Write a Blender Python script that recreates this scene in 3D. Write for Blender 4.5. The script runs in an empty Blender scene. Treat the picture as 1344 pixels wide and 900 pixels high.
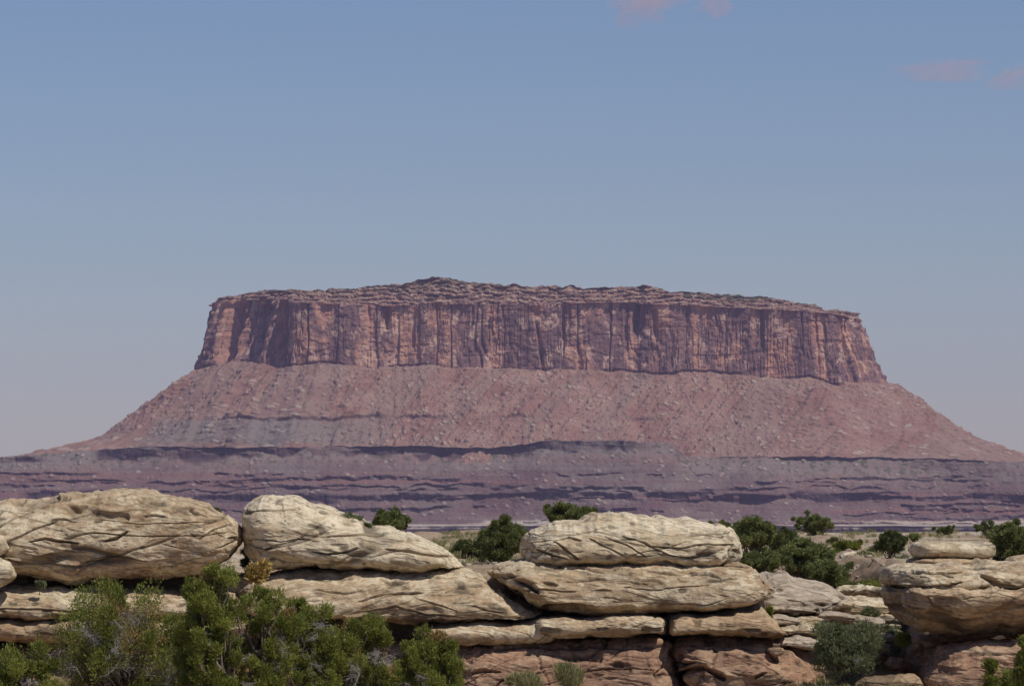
import bpy, math, random
import numpy as np
from mathutils import Vector

# ------------------------------------------------------------------ camera, light, exposure
sc = bpy.context.scene
F = 5594.0          # focal length in photograph pixels (1344 wide)
HOR = 640.0         # photograph row of eye level
CZ = 10.0           # eye height (world z)
cam_d = bpy.data.cameras.new("camera")
cam = bpy.data.objects.new("camera", cam_d)
sc.collection.objects.link(cam)
cam_d.sensor_width = 36.0
cam_d.lens = 36.0 * F / 1344.0
cam_d.shift_y = (HOR - 450.0) / 1344.0
cam_d.clip_start = 1.0
cam_d.clip_end = 120000.0
cam.location = (0, 0, CZ)
cam.rotation_euler = (math.radians(90), 0, 0)
sc.camera = cam

SUN_EL, SUN_AZ = 57.0, 52.0     # azimuth: degrees to the right of straight behind the camera
se, sa = math.radians(SUN_EL), math.radians(SUN_AZ)
sdir = Vector((math.cos(se) * math.sin(sa), -math.cos(se) * math.cos(sa), math.sin(se)))
sun_d = bpy.data.lights.new("sun", 'SUN')
sun_d.energy = 3.6
sun_d.angle = math.radians(0.53)
sun_d.color = (1.0, 0.95, 0.86)
sun = bpy.data.objects.new("sun", sun_d)
sun.rotation_euler = sdir.to_track_quat('Z', 'Y').to_euler()
sc.collection.objects.link(sun)

wd = bpy.data.worlds.new("World")
sc.world = wd
wd.use_nodes = True
wn = wd.node_tree.nodes; wl = wd.node_tree.links
wn.clear()
sky = wn.new('ShaderNodeTexSky'); sky.sky_type = 'NISHITA'; sky.sun_disc = False
sky.sun_elevation = se
sky.sun_rotation = math.atan2(sdir.x, sdir.y)
sky.altitude = 0; sky.air_density = 1.0; sky.dust_density = 0.2; sky.ozone_density = 10.0
bg = wn.new('ShaderNodeBackground'); bg.inputs['Strength'].default_value = 0.074
wo = wn.new('ShaderNodeOutputWorld')
tint = wn.new('ShaderNodeMix'); tint.data_type = 'RGBA'; tint.blend_type = 'MULTIPLY'
tint.inputs['Factor'].default_value = 1.0; tint.inputs['B'].default_value = (1.15, 0.975, 0.985, 1)
wl.new(sky.outputs[0], tint.inputs['A']); wl.new(tint.outputs['Result'], bg.inputs[0]); wl.new(bg.outputs[0], wo.inputs[0])

sc.view_settings.view_transform = 'Standard'
sc.view_settings.look = 'None'
sc.view_settings.gamma = 1.0
sc.view_settings.use_curve_mapping = False
sc.view_settings.exposure = 0.0
sc.render.engine = 'CYCLES'
sc.cycles.max_bounces = 6
sc.cycles.diffuse_bounces = 3
sc.cycles.volume_bounces = 1
sc.cycles.use_denoising = True
sc.cycles.caustics_reflective = False
sc.cycles.caustics_refractive = False
sc.cycles.filter_width = 1.5

# ------------------------------------------------------------------ helpers
rng = np.random.default_rng(7)
random.seed(7)
TBL = rng.random((64, 64, 64)).astype(np.float32).ravel()

def vn(x, y, z):
    x = np.asarray(x, np.float64); y = np.asarray(y, np.float64); z = np.asarray(z, np.float64)
    x, y, z = np.broadcast_arrays(x, y, z)
    ix = np.floor(x); iy = np.floor(y); iz = np.floor(z)
    fx = (x - ix).astype(np.float32); fy = (y - iy).astype(np.float32); fz = (z - iz).astype(np.float32)
    ix = ix.astype(np.int64) & 63; iy = iy.astype(np.int64) & 63; iz = iz.astype(np.int64) & 63
    jx = (ix + 1) & 63; jy = (iy + 1) & 63; jz = (iz + 1) & 63
    fx = fx * fx * fx * (fx * (fx * 6 - 15) + 10)
    fy = fy * fy * fy * (fy * (fy * 6 - 15) + 10)
    fz = fz * fz * fz * (fz * (fz * 6 - 15) + 10)
    def c(a, b, d): return TBL[(a * 64 + b) * 64 + d]
    def l(a, b, t): return a + (b - a) * t
    r0 = l(l(c(ix, iy, iz), c(jx, iy, iz), fx), l(c(ix, jy, iz), c(jx, jy, iz), fx), fy)
    r1 = l(l(c(ix, iy, jz), c(jx, iy, jz), fx), l(c(ix, jy, jz), c(jx, jy, jz), fx), fy)
    return l(r0, r1, fz)

def fbm(x, y, z, o=4, gain=0.5):
    s = 0; a = 1.0; t = 0; f = 1.0
    for i in range(o):
        s = s + a * (vn(x * f + 17.3 * i, y * f + 5.7 * i, z * f + 31.1 * i) * 2 - 1)
        t += a; a *= gain; f *= 2.03
    return s / t * 1.6

def sstep(a, b, x):
    t = np.clip((x - a) / (b - a), 0, 1)
    return t * t * (3 - 2 * t)

def W(px, py, D):
    return np.array([(px - 672.0) / F * D, D, CZ + (HOR - py) / F * D])

def interp(x, pts):
    return np.interp(x, [p[0] for p in pts], [p[1] for p in pts])

def mesh_obj(name, v, f, mat, parent=None, origin=None, smooth=True, attrs=None):
    """v (n,3) array, f (m,k) array of equal-size faces; world coords, origin = object location"""
    v = np.asarray(v, np.float64)
    if origin is None:
        origin = np.array([(v[:, 0].min() + v[:, 0].max()) / 2, (v[:, 1].min() + v[:, 1].max()) / 2, v[:, 2].min()])
    origin = np.asarray(origin, float)
    me = bpy.data.meshes.new(name)
    n = len(v); m, k = f.shape
    me.vertices.add(n)
    me.vertices.foreach_set('co', (v - origin).astype(np.float32).ravel())
    me.loops.add(m * k)
    me.loops.foreach_set('vertex_index', f.astype(np.int32).ravel())
    me.polygons.add(m)
    me.polygons.foreach_set('loop_start', (np.arange(m) * k).astype(np.int32))
    me.polygons.foreach_set('loop_total', np.full(m, k, np.int32))
    if attrs:
        for an, av in attrs.items():
            a = me.attributes.new(an, 'FLOAT', 'POINT')
            a.data.foreach_set('value', np.asarray(av, np.float32).ravel())
    me.update(calc_edges=True)
    if smooth:
        me.polygons.foreach_set('use_smooth', np.ones(m, bool))
    me.materials.append(mat)
    o = bpy.data.objects.new(name, me)
    sc.collection.objects.link(o)
    if parent is not None:
        o.parent = parent
        o.location = tuple(origin - np.array(parent['_loc']))
    else:
        o.location = tuple(origin)
    return o

def empty(name, loc):
    o = bpy.data.objects.new(name, None)
    sc.collection.objects.link(o)
    o.location = tuple(float(c) for c in loc)
    o['_loc'] = [float(c) for c in loc]
    return o

def tag(o, label=None, cat=None, group=None, kind=None):
    if label: o['label'] = label
    if cat: o['category'] = cat
    if group: o['group'] = group
    if kind: o['kind'] = kind
    return o

def grid_faces(nu, nv, wrap_v=False, wrap_u=False):
    iu = np.arange(nu if wrap_u else nu - 1); iv = np.arange(nv if wrap_v else nv - 1)
    a, b = np.meshgrid(iu, iv, indexing='ij')
    a2 = (a + 1) % nu; b2 = (b + 1) % nv
    return np.stack([a * nv + b, a2 * nv + b, a2 * nv + b2, a * nv + b2], -1).reshape(-1, 4)

# ------------------------------------------------------------------ node materials
class NT:
    def __init__(s, name, rough=0.9):
        s.m = bpy.data.materials.new(name); s.m.use_nodes = True
        s.t = s.m.node_tree; s.n = s.t.nodes; s.l = s.t.links; s.n.clear()
        s.out = s.n.new('ShaderNodeOutputMaterial')
        s.b = s.n.new('ShaderNodeBsdfPrincipled'); s.b.inputs['Roughness'].default_value = rough
        s.b.inputs['Specular IOR Level'].default_value = 0.15
        s.l.new(s.b.outputs[0], s.out.inputs['Surface'])
        s.pos = s.n.new('ShaderNodeNewGeometry').outputs['Position']
    def attr(s, n):
        a = s.n.new('ShaderNodeAttribute'); a.attribute_name = n; return a.outputs['Fac']
    def scaled(s, vec, sx, sy, sz, rot=(0, 0, 0), off=(0, 0, 0)):
        m = s.n.new('ShaderNodeMapping'); m.inputs['Scale'].default_value = (sx, sy, sz)
        m.inputs['Rotation'].default_value = rot; m.inputs['Location'].default_value = off
        s.l.new(vec, m.inputs[0]); return m.outputs[0]
    def noise(s, vec, scale=1.0, detail=5, rough=0.55, dist=0.0):
        n = s.n.new('ShaderNodeTexNoise'); n.inputs['Scale'].default_value = scale
        n.inputs['Detail'].default_value = detail; n.inputs['Roughness'].default_value = rough
        n.inputs['Distortion'].default_value = dist
        s.l.new(vec, n.inputs['Vector']); return n.outputs['Fac']
    def ramp(s, fac, stops):
        r = s.n.new('ShaderNodeValToRGB'); e = r.color_ramp.elements
        while len(e) < len(stops): e.new(0.5)
        for i, (p, c) in enumerate(stops):
            e[i].position = p; e[i].color = (c, c, c, 1) if isinstance(c, (int, float)) else (*c, 1)
        s.l.new(fac, r.inputs[0]); return r.outputs[0]
    def mix(s, fac, a, b, mode='MIX'):
        m = s.n.new('ShaderNodeMix'); m.data_type = 'RGBA'; m.blend_type = mode
        for sock, v in ((m.inputs['Factor'], fac), (m.inputs['A'], a), (m.inputs['B'], b)):
            if isinstance(v, (int, float)): sock.default_value = v
            elif isinstance(v, tuple): sock.default_value = (*v, 1)
            else: s.l.new(v, sock)
        return m.outputs['Result']
    def math(s, op, a, b=0.0):
        m = s.n.new('ShaderNodeMath'); m.operation = op
        for i, v in enumerate((a, b)):
            if isinstance(v, (int, float)): m.inputs[i].default_value = v
            else: s.l.new(v, m.inputs[i])
        return m.outputs[0]
    def bump(s, h, strength, dist):
        b = s.n.new('ShaderNodeBump'); b.inputs['Strength'].default_value = strength
        b.inputs['Distance'].default_value = dist
        s.l.new(h, b.inputs['Height']); s.l.new(b.outputs[0], s.b.inputs['Normal'])
    def col(s, c): s.l.new(c, s.b.inputs['Base Color'])

def rock_mat(name, light, mid, dark, stain, red=0.0, redcol=(0.30, 0.14, 0.09)):
    t = NT(name)
    p = t.pos
    big = t.noise(t.scaled(p, .55, .55, 1.1), 1.0, 6, .6, .6)
    c = t.ramp(big, [(.32, mid), (.62, light)])
    lay = t.noise(t.scaled(p, .7, .7, 4.2, rot=(0, .10, 0)), 1.0, 5, .65, 1.2)
    c = t.mix(t.ramp(lay, [(.46, 0.0), (.66, .5)]), c, mid)
    st = t.noise(t.scaled(p, 1.1, 1.1, 2.6, off=(3, 1, 7)), 1.0, 6, .62, 1.2)
    c = t.mix(t.ramp(st, [(.52, 0.0), (.57, .8)]), c, stain)
    st2 = t.noise(t.scaled(p, 2.3, 2.3, 3.5, off=(9, 4, 2)), 1.0, 7, .7, .8)
    c = t.mix(t.ramp(st2, [(.58, 0.0), (.66, .6)]), c, dark)
    if red:
        rn = t.noise(t.scaled(p, .5, .5, 1.6, off=(19, 4, 2)), 1.0, 4, .6, .5)
        c = t.mix(t.ramp(rn, [(.38, 0.0), (.58, red)]), c, redcol)
    fine = t.noise(p, 22.0, 5, .75)
    c = t.mix(.45, c, t.ramp(fine, [(.3, .25), (.7, .85)]), 'OVERLAY')
    sh = t.attr('sheet')
    c = t.mix(t.math('MULTIPLY', t.ramp(sh, [(.30, .8), (.52, 0.0)]), t.ramp(st, [(.42, 0.2), (.5, 1.0)])), c, stain)
    gr = t.noise(p, 5.5, 6, .75, .3)
    c = t.mix(t.ramp(gr, [(.5, 0.0), (.62, .5)]), c, dark)
    c = t.mix(t.ramp(gr, [(.34, .5), (.46, 0.0)]), c, light)
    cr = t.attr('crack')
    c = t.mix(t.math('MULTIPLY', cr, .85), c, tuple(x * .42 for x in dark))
    t.col(c)
    h = t.math('ADD', t.math('MULTIPLY', t.noise(t.scaled(p, 3, 3, 5), 1.0, 6, .65, .5), 1.0),
               t.math('MULTIPLY', t.noise(p, 12.0, 5, .7), .6))
    t.bump(h, .7, .09)
    return t.m

M_PALE = rock_mat('pale_sandstone', (.68, .565, .39), (.51, .405, .27), (.25, .19, .13), (.37, .255, .15))
M_PALE2 = rock_mat('pale_cream_sandstone', (.74, .63, .45), (.60, .495, .34), (.33, .26, .18), (.45, .34, .21))
M_GREY = rock_mat('greyish_slickrock', (.52, .44, .34), (.41, .335, .25), (.24, .19, .15), (.36, .28, .2))
M_RED = rock_mat('rusty_sandstone', (.50, .37, .24), (.36, .25, .165), (.17, .115, .085), (.29, .17, .11), red=.6, redcol=(.36, .175, .105))
M_TAN = rock_mat('tan_sandstone', (.57, .44, .28), (.43, .32, .20), (.22, .155, .105), (.36, .24, .14), red=.25, redcol=(.40, .22, .12))

# ------------------------------------------------------------------ near ground
def ground_z(x, y, detail=True):
    x = np.asarray(x, float); y = np.asarray(y, float)
    low = -1.6 - .042 * np.minimum(y, 150)
    plat = np.interp(y, [150, 210, 330, 338], [-2.95, -3.25, -3.5, -3.7])
    wall = low + (plat - low) * sstep(150.5, 153.0, y + .4 * fbm(x * .3, y * 0, 0))
    gy = np.interp(y, [0, 144, 149, 156, 168, 182, 200, 230, 330, 340],
                   [-1.6, -7.0, -6.75, -5.9, -4.75, -4.15, -3.75, -3.5, -3.55, -3.75])
    m = sstep(8.6, 9.8, x) * (1 - sstep(14.0, 15.5, x))
    m = np.where(y > 215, 1 - sstep(215, 260, y) * (1 - m), m)
    z = wall * (1 - m) + gy * m
    if detail:
        amp = .12 + .25 * sstep(152, 200, y)
        z = z + amp * .5 * fbm(x * .25, y * .12, 3.3, 4)
        # slickrock steps on the plateau
        st = z * 3.2 + .6 * fbm(x * .12, y * .1, 9.1, 3)
        fr = st - np.floor(st)
        z = np.where(y > 152, z + (sstep(.35, .65, fr) - fr) / 3.2 * .9, z)
    # beyond the rim the plateau falls into the canyon
    z = z - 170 * sstep(0, 1, (y - (334 + 6 * fbm(x * .03, 0, 1.2, 3))) / 60)
    return CZ + z

def make_ground():
    t = NT('slickrock_and_sand', .95); p = t.pos
    big = t.noise(t.scaled(p, .10, .03, .3), 1.0, 6, .65, .5)
    c = t.ramp(big, [(.36, (.30, .20, .13)), (.5, (.37, .275, .19)), (.64, (.44, .36, .27))])
    s2 = t.noise(t.scaled(p, .5, .2, 2.0, off=(4, 2, 9)), 1.0, 6, .7, .7)
    c = t.mix(t.ramp(s2, [(.55, 0.0), (.66, .7)]), c, (.26, .16, .10))
    s3 = t.noise(t.scaled(p, .9, .5, 1.0, off=(14, 2, 9)), 1.0, 5, .7, .4)
    c = t.mix(t.ramp(s3, [(.55, 0.0), (.63, .55)]), c, (.21, .2, .11))
    fine = t.noise(p, 9.0, 6, .8)
    c = t.mix(.5, c, t.ramp(fine, [(.3, .2), (.7, .85)]), 'OVERLAY')
    t.col(c)
    t.bump(t.noise(t.scaled(p, 2, 2, 6), 1.0, 7, .7), .8, .25)
    xs = np.concatenate([np.linspace(-900, -60, 50), np.linspace(-58, 58, 660), np.linspace(60, 900, 50)])
    ys = np.concatenate([np.linspace(-60, 128, 60), np.linspace(129, 230, 560), np.linspace(231, 345, 230), np.linspace(347, 420, 30)])
    X, Y = np.meshgrid(xs, ys, indexing='ij')
    Z = ground_z(X, Y)
    o = mesh_obj('ground', np.stack([X, Y, Z], -1).reshape(-1, 3), grid_faces(len(xs), len(ys)), t.m)
    tag(o, kind='structure')
make_ground()

def gz(x, y):
    return float(ground_z(np.array([x]), np.array([y]))[0])

# ------------------------------------------------------------------ desert floor and far terraces
def far_mat(name):
    t = NT(name, .97); p = t.pos
    led = t.attr('ledge'); cliff = t.attr('cliff'); cap = t.attr('cap'); pale = t.attr('pale'); grn = t.attr('veg'); rim = t.attr('rim')
    # debris slopes
    a = t.noise(t.scaled(p, .012, .012, .02), 1.0, 5, .6, .5)
    slope = t.ramp(a, [(.38, (.225, .115, .088)), (.62, (.29, .178, .135))])
    lowk = t.attr('low')
    slope = t.mix(lowk, slope, t.ramp(a, [(.38, (.125, .075, .07)), (.62, (.165, .12, .105))]))
    b = t.noise(t.scaled(p, .16, .16, .16), 1.0, 4, .75, .2)
    slope = t.mix(t.ramp(b, [(.58, 0.0), (.68, .6)]), slope, (.38, .27, .21))
    b3 = t.noise(t.scaled(p, .4, .4, .5, off=(2, 8, 5)), 1.0, 3, .7, .2)
    slope = t.mix(.5, slope, t.ramp(b3, [(.35, .25), (.65, .8)]), 'OVERLAY')
    b2 = t.noise(t.scaled(p, .11, .11, .13, off=(5, 5, 5)), 1.0, 4, .75, .2)
    slope = t.mix(t.ramp(b2, [(.58, 0.0), (.68, .65)]), slope, (.09, .06, .05))
    slope = t.mix(t.math('MULTIPLY', pale, .9), slope, (.185, .16, .14))
    st = t.noise(t.scaled(p, .004, .004, .12), 1.0, 4, .6, .3)
    slope = t.mix(t.math('MULTIPLY', t.ramp(st, [(.45, 0.0), (.6, .55)]), t.math('ADD', t.math('MULTIPLY', t.attr('low'), .8), .12)), slope, (.12, .065, .07))
    lz = t.noise(t.scaled(p, .0006, .0006, .07, off=(0, 0, 3)), 1.0, 3, .6, .2)
    slope = t.mix(t.math('MULTIPLY', lowk, t.ramp(lz, [(.5, 0.0), (.58, .7)])), slope, (.19, .095, .08))
    # cliff: warm sandstone with dark varnish streaks
    v1 = t.noise(t.scaled(p, .020, .020, .0035), 1.0, 3, .5, .3)
    v2 = t.noise(t.scaled(p, .10, .10, .007), 1.0, 4, .6, .2)
    v3 = t.noise(t.scaled(p, .030, .030, .018, off=(7, 1, 4)), 1.0, 4, .6, .6)
    warm = t.ramp(t.noise(t.scaled(p, .05, .05, .05), 1.0, 5, .7), [(.38, (.32, .16, .12)), (.66, (.51, .28, .185))])
    mixv = t.math('ADD', t.math('ADD', t.math('MULTIPLY', v1, .5), t.math('MULTIPLY', v2, .2)), t.math('MULTIPLY', v3, .3))
    streak = t.ramp(mixv, [(.46, 0.0), (.51, .92)])
    cl = t.mix(streak, warm, t.ramp(v2, [(.4, (.10, .06, .065)), (.6, (.20, .115, .105))]))
    cl = t.mix(t.ramp(t.noise(t.scaled(p, .035, .035, .022, off=(4, 4, 1)), 1.0, 5, .65, .4), [(.55, 0.0), (.60, .75)]), cl, (.52, .35, .26))
    # cap beds: pale and red layers
    cb = t.noise(t.scaled(p, .05, .05, .22), 1.0, 5, .75, .9)
    capc = t.ramp(cb, [(.38, (.10, .055, .045)), (.5, (.25, .14, .105)), (.62, (.50, .37, .27))])
    cb2 = t.noise(t.scaled(p, .12, .12, .2, off=(8, 3, 1)), 1.0, 4, .75, .3)
    capc = t.mix(t.ramp(cb2, [(.5, 0.0), (.6, .7)]), capc, (.12, .07, .055))
    c = t.mix(cliff, slope, cl)
    c = t.mix(cap, c, capc)
    c = t.mix(t.math('MULTIPLY', grn, .85), c, (.045, .06, .025))
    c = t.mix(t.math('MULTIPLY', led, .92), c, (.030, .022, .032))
    c = t.mix(rim, c, (.55, .47, .38))
    t.col(c)
    h = t.noise(t.scaled(p, .2, .2, .2), 1.0, 5, .75)
    t.bump(h, .6, 3.5)
    return t.m
M_FAR = far_mat('red_canyon_rock')

# boulder bumps spread over a (rows x cols) patch whose cells are about `cell` metres
def scatter_bumps(shape, cell_u, cell_v, n, rmin, rmax, seed, hfac=.8):
    r = np.random.default_rng(seed)
    H = np.zeros(shape, np.float32)
    nu, nv = shape
    for _ in range(n):
        cu = r.integers(0, nu); cv = r.integers(0, nv)
        rad = rmin + (rmax - rmin) * r.random() ** 5
        ku = int(rad / cell_u) + 1; kv = int(rad / cell_v) + 1
        u0, u1 = max(0, cu - ku), min(nu, cu + ku + 1); v0, v1 = max(0, cv - kv), min(nv, cv + kv + 1)
        uu, vv = np.meshgrid(np.arange(u0, u1), np.arange(v0, v1), indexing='ij')
        d = (np.abs((uu - cu) * cell_u / rad) ** 2.5 + np.abs((vv - cv) * cell_v / rad) ** 2.5)
        H[u0:u1, v0:v1] = np.maximum(H[u0:u1, v0:v1], rad * hfac * np.clip(1.15 - d, 0, 1) ** .35)
    return H

def make_mesa():
    # plan of the cliff foot: (photo column, distance)
    ctl = [(263, 10480), (262, 10370), (274, 10270), (306, 10190), (344, 10105), (380, 9992), (440, 9985), (520, 9996), (600, 9990), (700, 9996),
           (780, 9985), (825, 9996), (870, 9990), (960, 9996), (1040, 9985), (1095, 10010), (1130, 10060), (1152, 10150),
           (1155, 10260), (1142, 10420), (1060, 10620), (850, 10720), (600, 10720), (400, 10680), (290, 10600)]
    P = np.array([[(a - 672) / F * b, b] for a, b in ctl])
    n = len(P)
    # closed Catmull-Rom, then even arc length with a dense front
    seg = []
    for i in range(n):
        p0, p1, p2, p3 = P[i - 1], P[i], P[(i + 1) % n], P[(i + 2) % n]
        for t in np.linspace(0, 1, 24, endpoint=False):
            seg.append(.5 * ((2 * p1) + (-p0 + p2) * t + (2 * p0 - 5 * p1 + 4 * p2 - p3) * t ** 2 + (-p0 + 3 * p1 - 3 * p2 + p3) * t ** 3))
    C = np.array(seg)
    L = np.concatenate([[0], np.cumsum(np.linalg.norm(np.roll(C, -1, 0) - C, axis=1))])
    Cc = np.vstack([C, C[:1]])
    # stations: front dense (s up to the last front control point), back coarse
    s_front = L[18 * 24 + 12]
    S = np.concatenate([np.linspace(0, s_front, 2300, endpoint=False), np.linspace(s_front, L[-1], 160, endpoint=False)])
    x = np.interp(S, L, Cc[:, 0]); y = np.interp(S, L, Cc[:, 1])
    # smooth normals: use heavily smoothed curve tangent
    Ss = np.linspace(0, L[-1], 720, endpoint=False)
    xs = np.interp(Ss, L, Cc[:, 0]); ys = np.interp(Ss, L, Cc[:, 1])
    k = np.exp(-np.linspace(-2, 2, 81) ** 2); k /= k.sum()
    def circ(a): return np.convolve(np.concatenate([a[-40:], a, a[:40]]), k, 'valid')
    tx = np.gradient(circ(xs)); ty = np.gradient(circ(ys))
    nx = ty; ny = -tx
    if np.mean(nx * (xs - xs.mean()) + ny * (ys - ys.mean())) < 0: nx, ny = -nx, -ny
    ln = np.hypot(nx, ny); nx /= ln; ny /= ln
    nx = np.interp(S, Ss, nx); ny = np.interp(S, Ss, ny); ln = np.hypot(nx, ny); nx /= ln; ny /= ln
    px = 672 + F * x / y
    k10 = 10000.0 / F
    topY = interp(px, [(255, 384), (285, 381), (310, 375), (350, 377), (375, 381), (430, 379), (500, 374), (545, 366), (570, 362), (590, 365), (620, 370), (700, 374), (800, 377),
                       (830, 374), (852, 372), (880, 381), (930, 384), (1000, 388), (1050, 394), (1095, 401), (1105, 406), (1122, 405), (1165, 406)])
    ctY = interp(px, [(255, 392), (300, 388), (370, 392), (385, 397), (500, 402), (560, 399), (650, 400), (800, 397), (930, 402), (1000, 406), (1060, 409), (1120, 413), (1165, 416)])
    cbY = interp(px, [(255, 487), (300, 474), (340, 472), (372, 482), (420, 476), (500, 484), (550, 480), (620, 484), (700, 486), (800, 487), (850, 491), (950, 488), (1000, 494), (1060, 497), (1095, 506), (1120, 503), (1165, 500)])
    cbY = cbY + 3 * fbm(S * .02, 0, 7.7, 4)
    zt = (HOR - topY) * k10; zc = (HOR - ctY) * k10; zb = (HOR - cbY) * k10
    nS = len(S)
    side = sstep(.55, .95, np.abs(nx))
    right = (nx > 0)
    side2 = sstep(.25, .9, np.abs(nx))
    rim_off = -np.where(right, 44, 28) * side2
    # rows
    nc, nk, nt = 70, 190, 270     # cap, cliff, talus
    rows_r = []; rows_z = []; A = {k_: [] for k_ in ('ledge', 'cliff', 'cap', 'pale', 'veg', 'rim')}
    def put(r, z, ledge=0., cliff=0., cap=0., pale=0., veg=0., rim=0.):
        one = np.ones(nS)
        rows_r.append(one * r); rows_z.append(one * z)
        for k_, v_ in (('ledge', ledge), ('cliff', cliff), ('cap', cap), ('pale', pale), ('veg', veg), ('rim', rim)):
            A[k_].append(one * v_)
    # inner plateau
    for r in (-330, -260, -200, -160, -130):
        put(r + rim_off, zt - 3, cap=1, veg=.3)
    vegx = sstep(880, 910, px) * (1 - sstep(990, 1030, px)) + .35 * sstep(420, 450, px) * (1 - sstep(640, 700, px))
    # stepped cap: f from 0 (plateau edge) to 1 (cliff top)
    for i in range(nc):
        f = i / (nc - 1)
        z = zt + (zc - zt) * f
        q = z * .10 + .9 * fbm(S * .010, 1.1, 2.2, 4)
        fr = q - np.floor(q)
        ledge_step = sstep(.30, .62, fr) + np.floor(q)          # terraces
        run = 60 * (1 - f) * (1 - .6 * side2)
        rr = rim_off - run + (ledge_step - q) * 11 * (1 - f * .5) - 5
        blk = vn(S * .07, z * .16, 21.); blk2 = vn(S * .15 + 9, z * .3, 24.)
        rr = rr + (6 + 9 * (1 - f)) * fbm(S * .03, z * .05, 4.4, 4) + 3.5 * fbm(S * .16, z * .2, 1.4, 3)
        rr = rr + 9 * (np.floor(blk * 4) / 4 - .4) + 5 * (np.floor(blk2 * 3) / 3 - .3)
        zz = z + (1 - f) * (4.0 * fbm(S * .03, f * 3, 8.8, 4) + 4.0 * (vn(S * .12, f * 8, 1.8) - .4)) * (1 - f * .3)
        vg = np.clip(vegx * sstep(.52, .6, vn(S * .09, z * .16, 3)) * (1 - sstep(.35, .6, f)) + sstep(.60, .66, vn(S * .14, z * .2, 6)) * (1 - sstep(.0, .3, f)), 0, 1)
        put(rr, zz, cap=1 - .9 * sstep(.86, 1.0, f), cliff=sstep(.86, 1.0, f), veg=vg)
    # cliff: buttresses, columns, alcoves
    w = S + 6 * fbm(S * .02, 0, 5.1, 3)
    leftz = 1 - sstep(385, 415, px)
    rightz = sstep(1075, 1110, px)
    rough = .55 + 1.15 * leftz + .55 * rightz
    for i in range(nk):
        f = i / (nk - 1)
        z = zc + (zb - zc) * f
        wz = w + 2.5 * fbm(S * .03, z * .02, 2.0, 3)
        but = fbm(wz * .011, z * .0015, .3, 3)                       # broad buttresses
        col = np.abs(fbm(wz * .030, z * .003, 6.3, 3))               # columns with sharp clefts
        col2 = np.abs(fbm(wz * .115, z * .008, 9.3, 4))
        cleft = sstep(0.0, .22, col)                                  # 0 in clefts
        cl2 = sstep(0.0, .20, col2)
        gap = sstep(.35, .65, vn(wz * .012, 7.7, z * .004))
        r = 17 * but * (.3 + rough) + 15 * (cleft - 1) * rough * (.35 + .65 * gap) + 4.5 * (cl2 - 1) * (.35 + rough * .6) * (1.25 - gap)
        # slabs fallen away: stepped planes
        pl = vn(wz * .035, z * .014, 12.0)
        r = r + (np.floor(pl * 4) / 4 - .4) * 7
        r = r + 1.6 * fbm(S * .1, z * .12, 3.0, 4)
        # horizontal breaks
        hb = vn(z * .09 + 1.6 * vn(S * .01, 0, 4), S * .013, 7.0)
        r = r - 1.6 * sstep(.72, .82, hb)
        fs = f + .12 * fbm(S * .012, f * 5, 17., 3)
        fs = np.clip((np.floor(fs * 5) + sstep(.15, .6, fs * 5 - np.floor(fs * 5))) / 5, 0, 1.1)
        batter = (f ** 1.6) * 12 - 8 * (1 - f) + rim_off * (1 - fs ** .9) * sstep(0, .05, f) + rim_off * (1 - sstep(0, .05, f))
        # the deep notch right of the middle, and two narrow chimneys
        notch = np.exp(-((px - 834 - 5 * (1 - f)) / 5.0) ** 2) * (1 - sstep(.25, .55, f)) * 45
        notch = notch + np.exp(-((px - 508) / 3.5) ** 2) * (1 - sstep(.36, .42, f)) * 22
        notch = notch + np.exp(-((px - 858 - 6 * f) / 3.) ** 2) * (sstep(0, .1, f) - sstep(.4, .55, f)) * 14
        notch = notch + np.exp(-((px - 704 - 14 * (f - .3)) / 2.5) ** 2) * sstep(.2, .4, f) * 12
        notch = notch + np.exp(-((px - 702) / 6.) ** 2) * (sstep(.02, .08, f) - sstep(.16, .24, f)) * 12
        notch = notch + np.exp(-((px - 1000) / 3.) ** 2) * (1 - sstep(.5, .7, f)) * 14
        notch = notch + (np.exp(-((px - 300) / 7.) ** 2) * sstep(.02, .12, f) + np.exp(-((px - 338) / 8.) ** 2) * sstep(.06, .12, f) + .9 * np.exp(-((px - 366) / 5.) ** 2) + .4 * np.exp(-((px - 321) / 4.) ** 2)) * 44 * (1 - .9 * sstep(.72, .98, f))
        r = r + batter - notch
        tail = sstep(.93, 1.0, f)
        # the dark sill at the foot
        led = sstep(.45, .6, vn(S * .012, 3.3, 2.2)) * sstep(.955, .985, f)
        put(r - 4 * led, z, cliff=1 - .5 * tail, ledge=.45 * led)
    kk = np.hanning(61); kk /= kk.sum()
    re = rows_r[-1]
    r_end = np.convolve(np.concatenate([re[-30:], re, re[:30]]), kk, 'valid') + 5
    # talus
    zend = (HOR - 606) * k10
    z70 = (HOR - 572) * k10
    cot = 1 / math.tan(math.radians(33))
    r = r_end.copy(); z = zb.copy(); tal_z = []; tal_r = []; led_m = []
    for i in range(1, nt + 1):
        f = i / nt
        znew = zb + (zend - zb) * f
        low = sstep(z70 + 8, z70 - 22, znew)
        c = cot * (1 + .10 * fbm(S * .006, znew * .01, 5.5, 2)) * (1 + side * low * np.where(right, .9, 1.9))
        # thin ledge inside the talus, left of the middle
        yy = HOR - znew / k10
        ly = 549 + 1.5 * fbm(S * .004, 0, 1.0, 2) + (px - 470) * .006
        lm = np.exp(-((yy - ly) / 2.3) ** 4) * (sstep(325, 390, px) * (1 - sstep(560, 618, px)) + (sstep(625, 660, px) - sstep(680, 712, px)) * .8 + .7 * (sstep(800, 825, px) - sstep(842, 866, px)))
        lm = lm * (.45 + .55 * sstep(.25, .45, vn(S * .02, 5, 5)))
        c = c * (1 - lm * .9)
        r = r + c * (z - znew); z = znew
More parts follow.
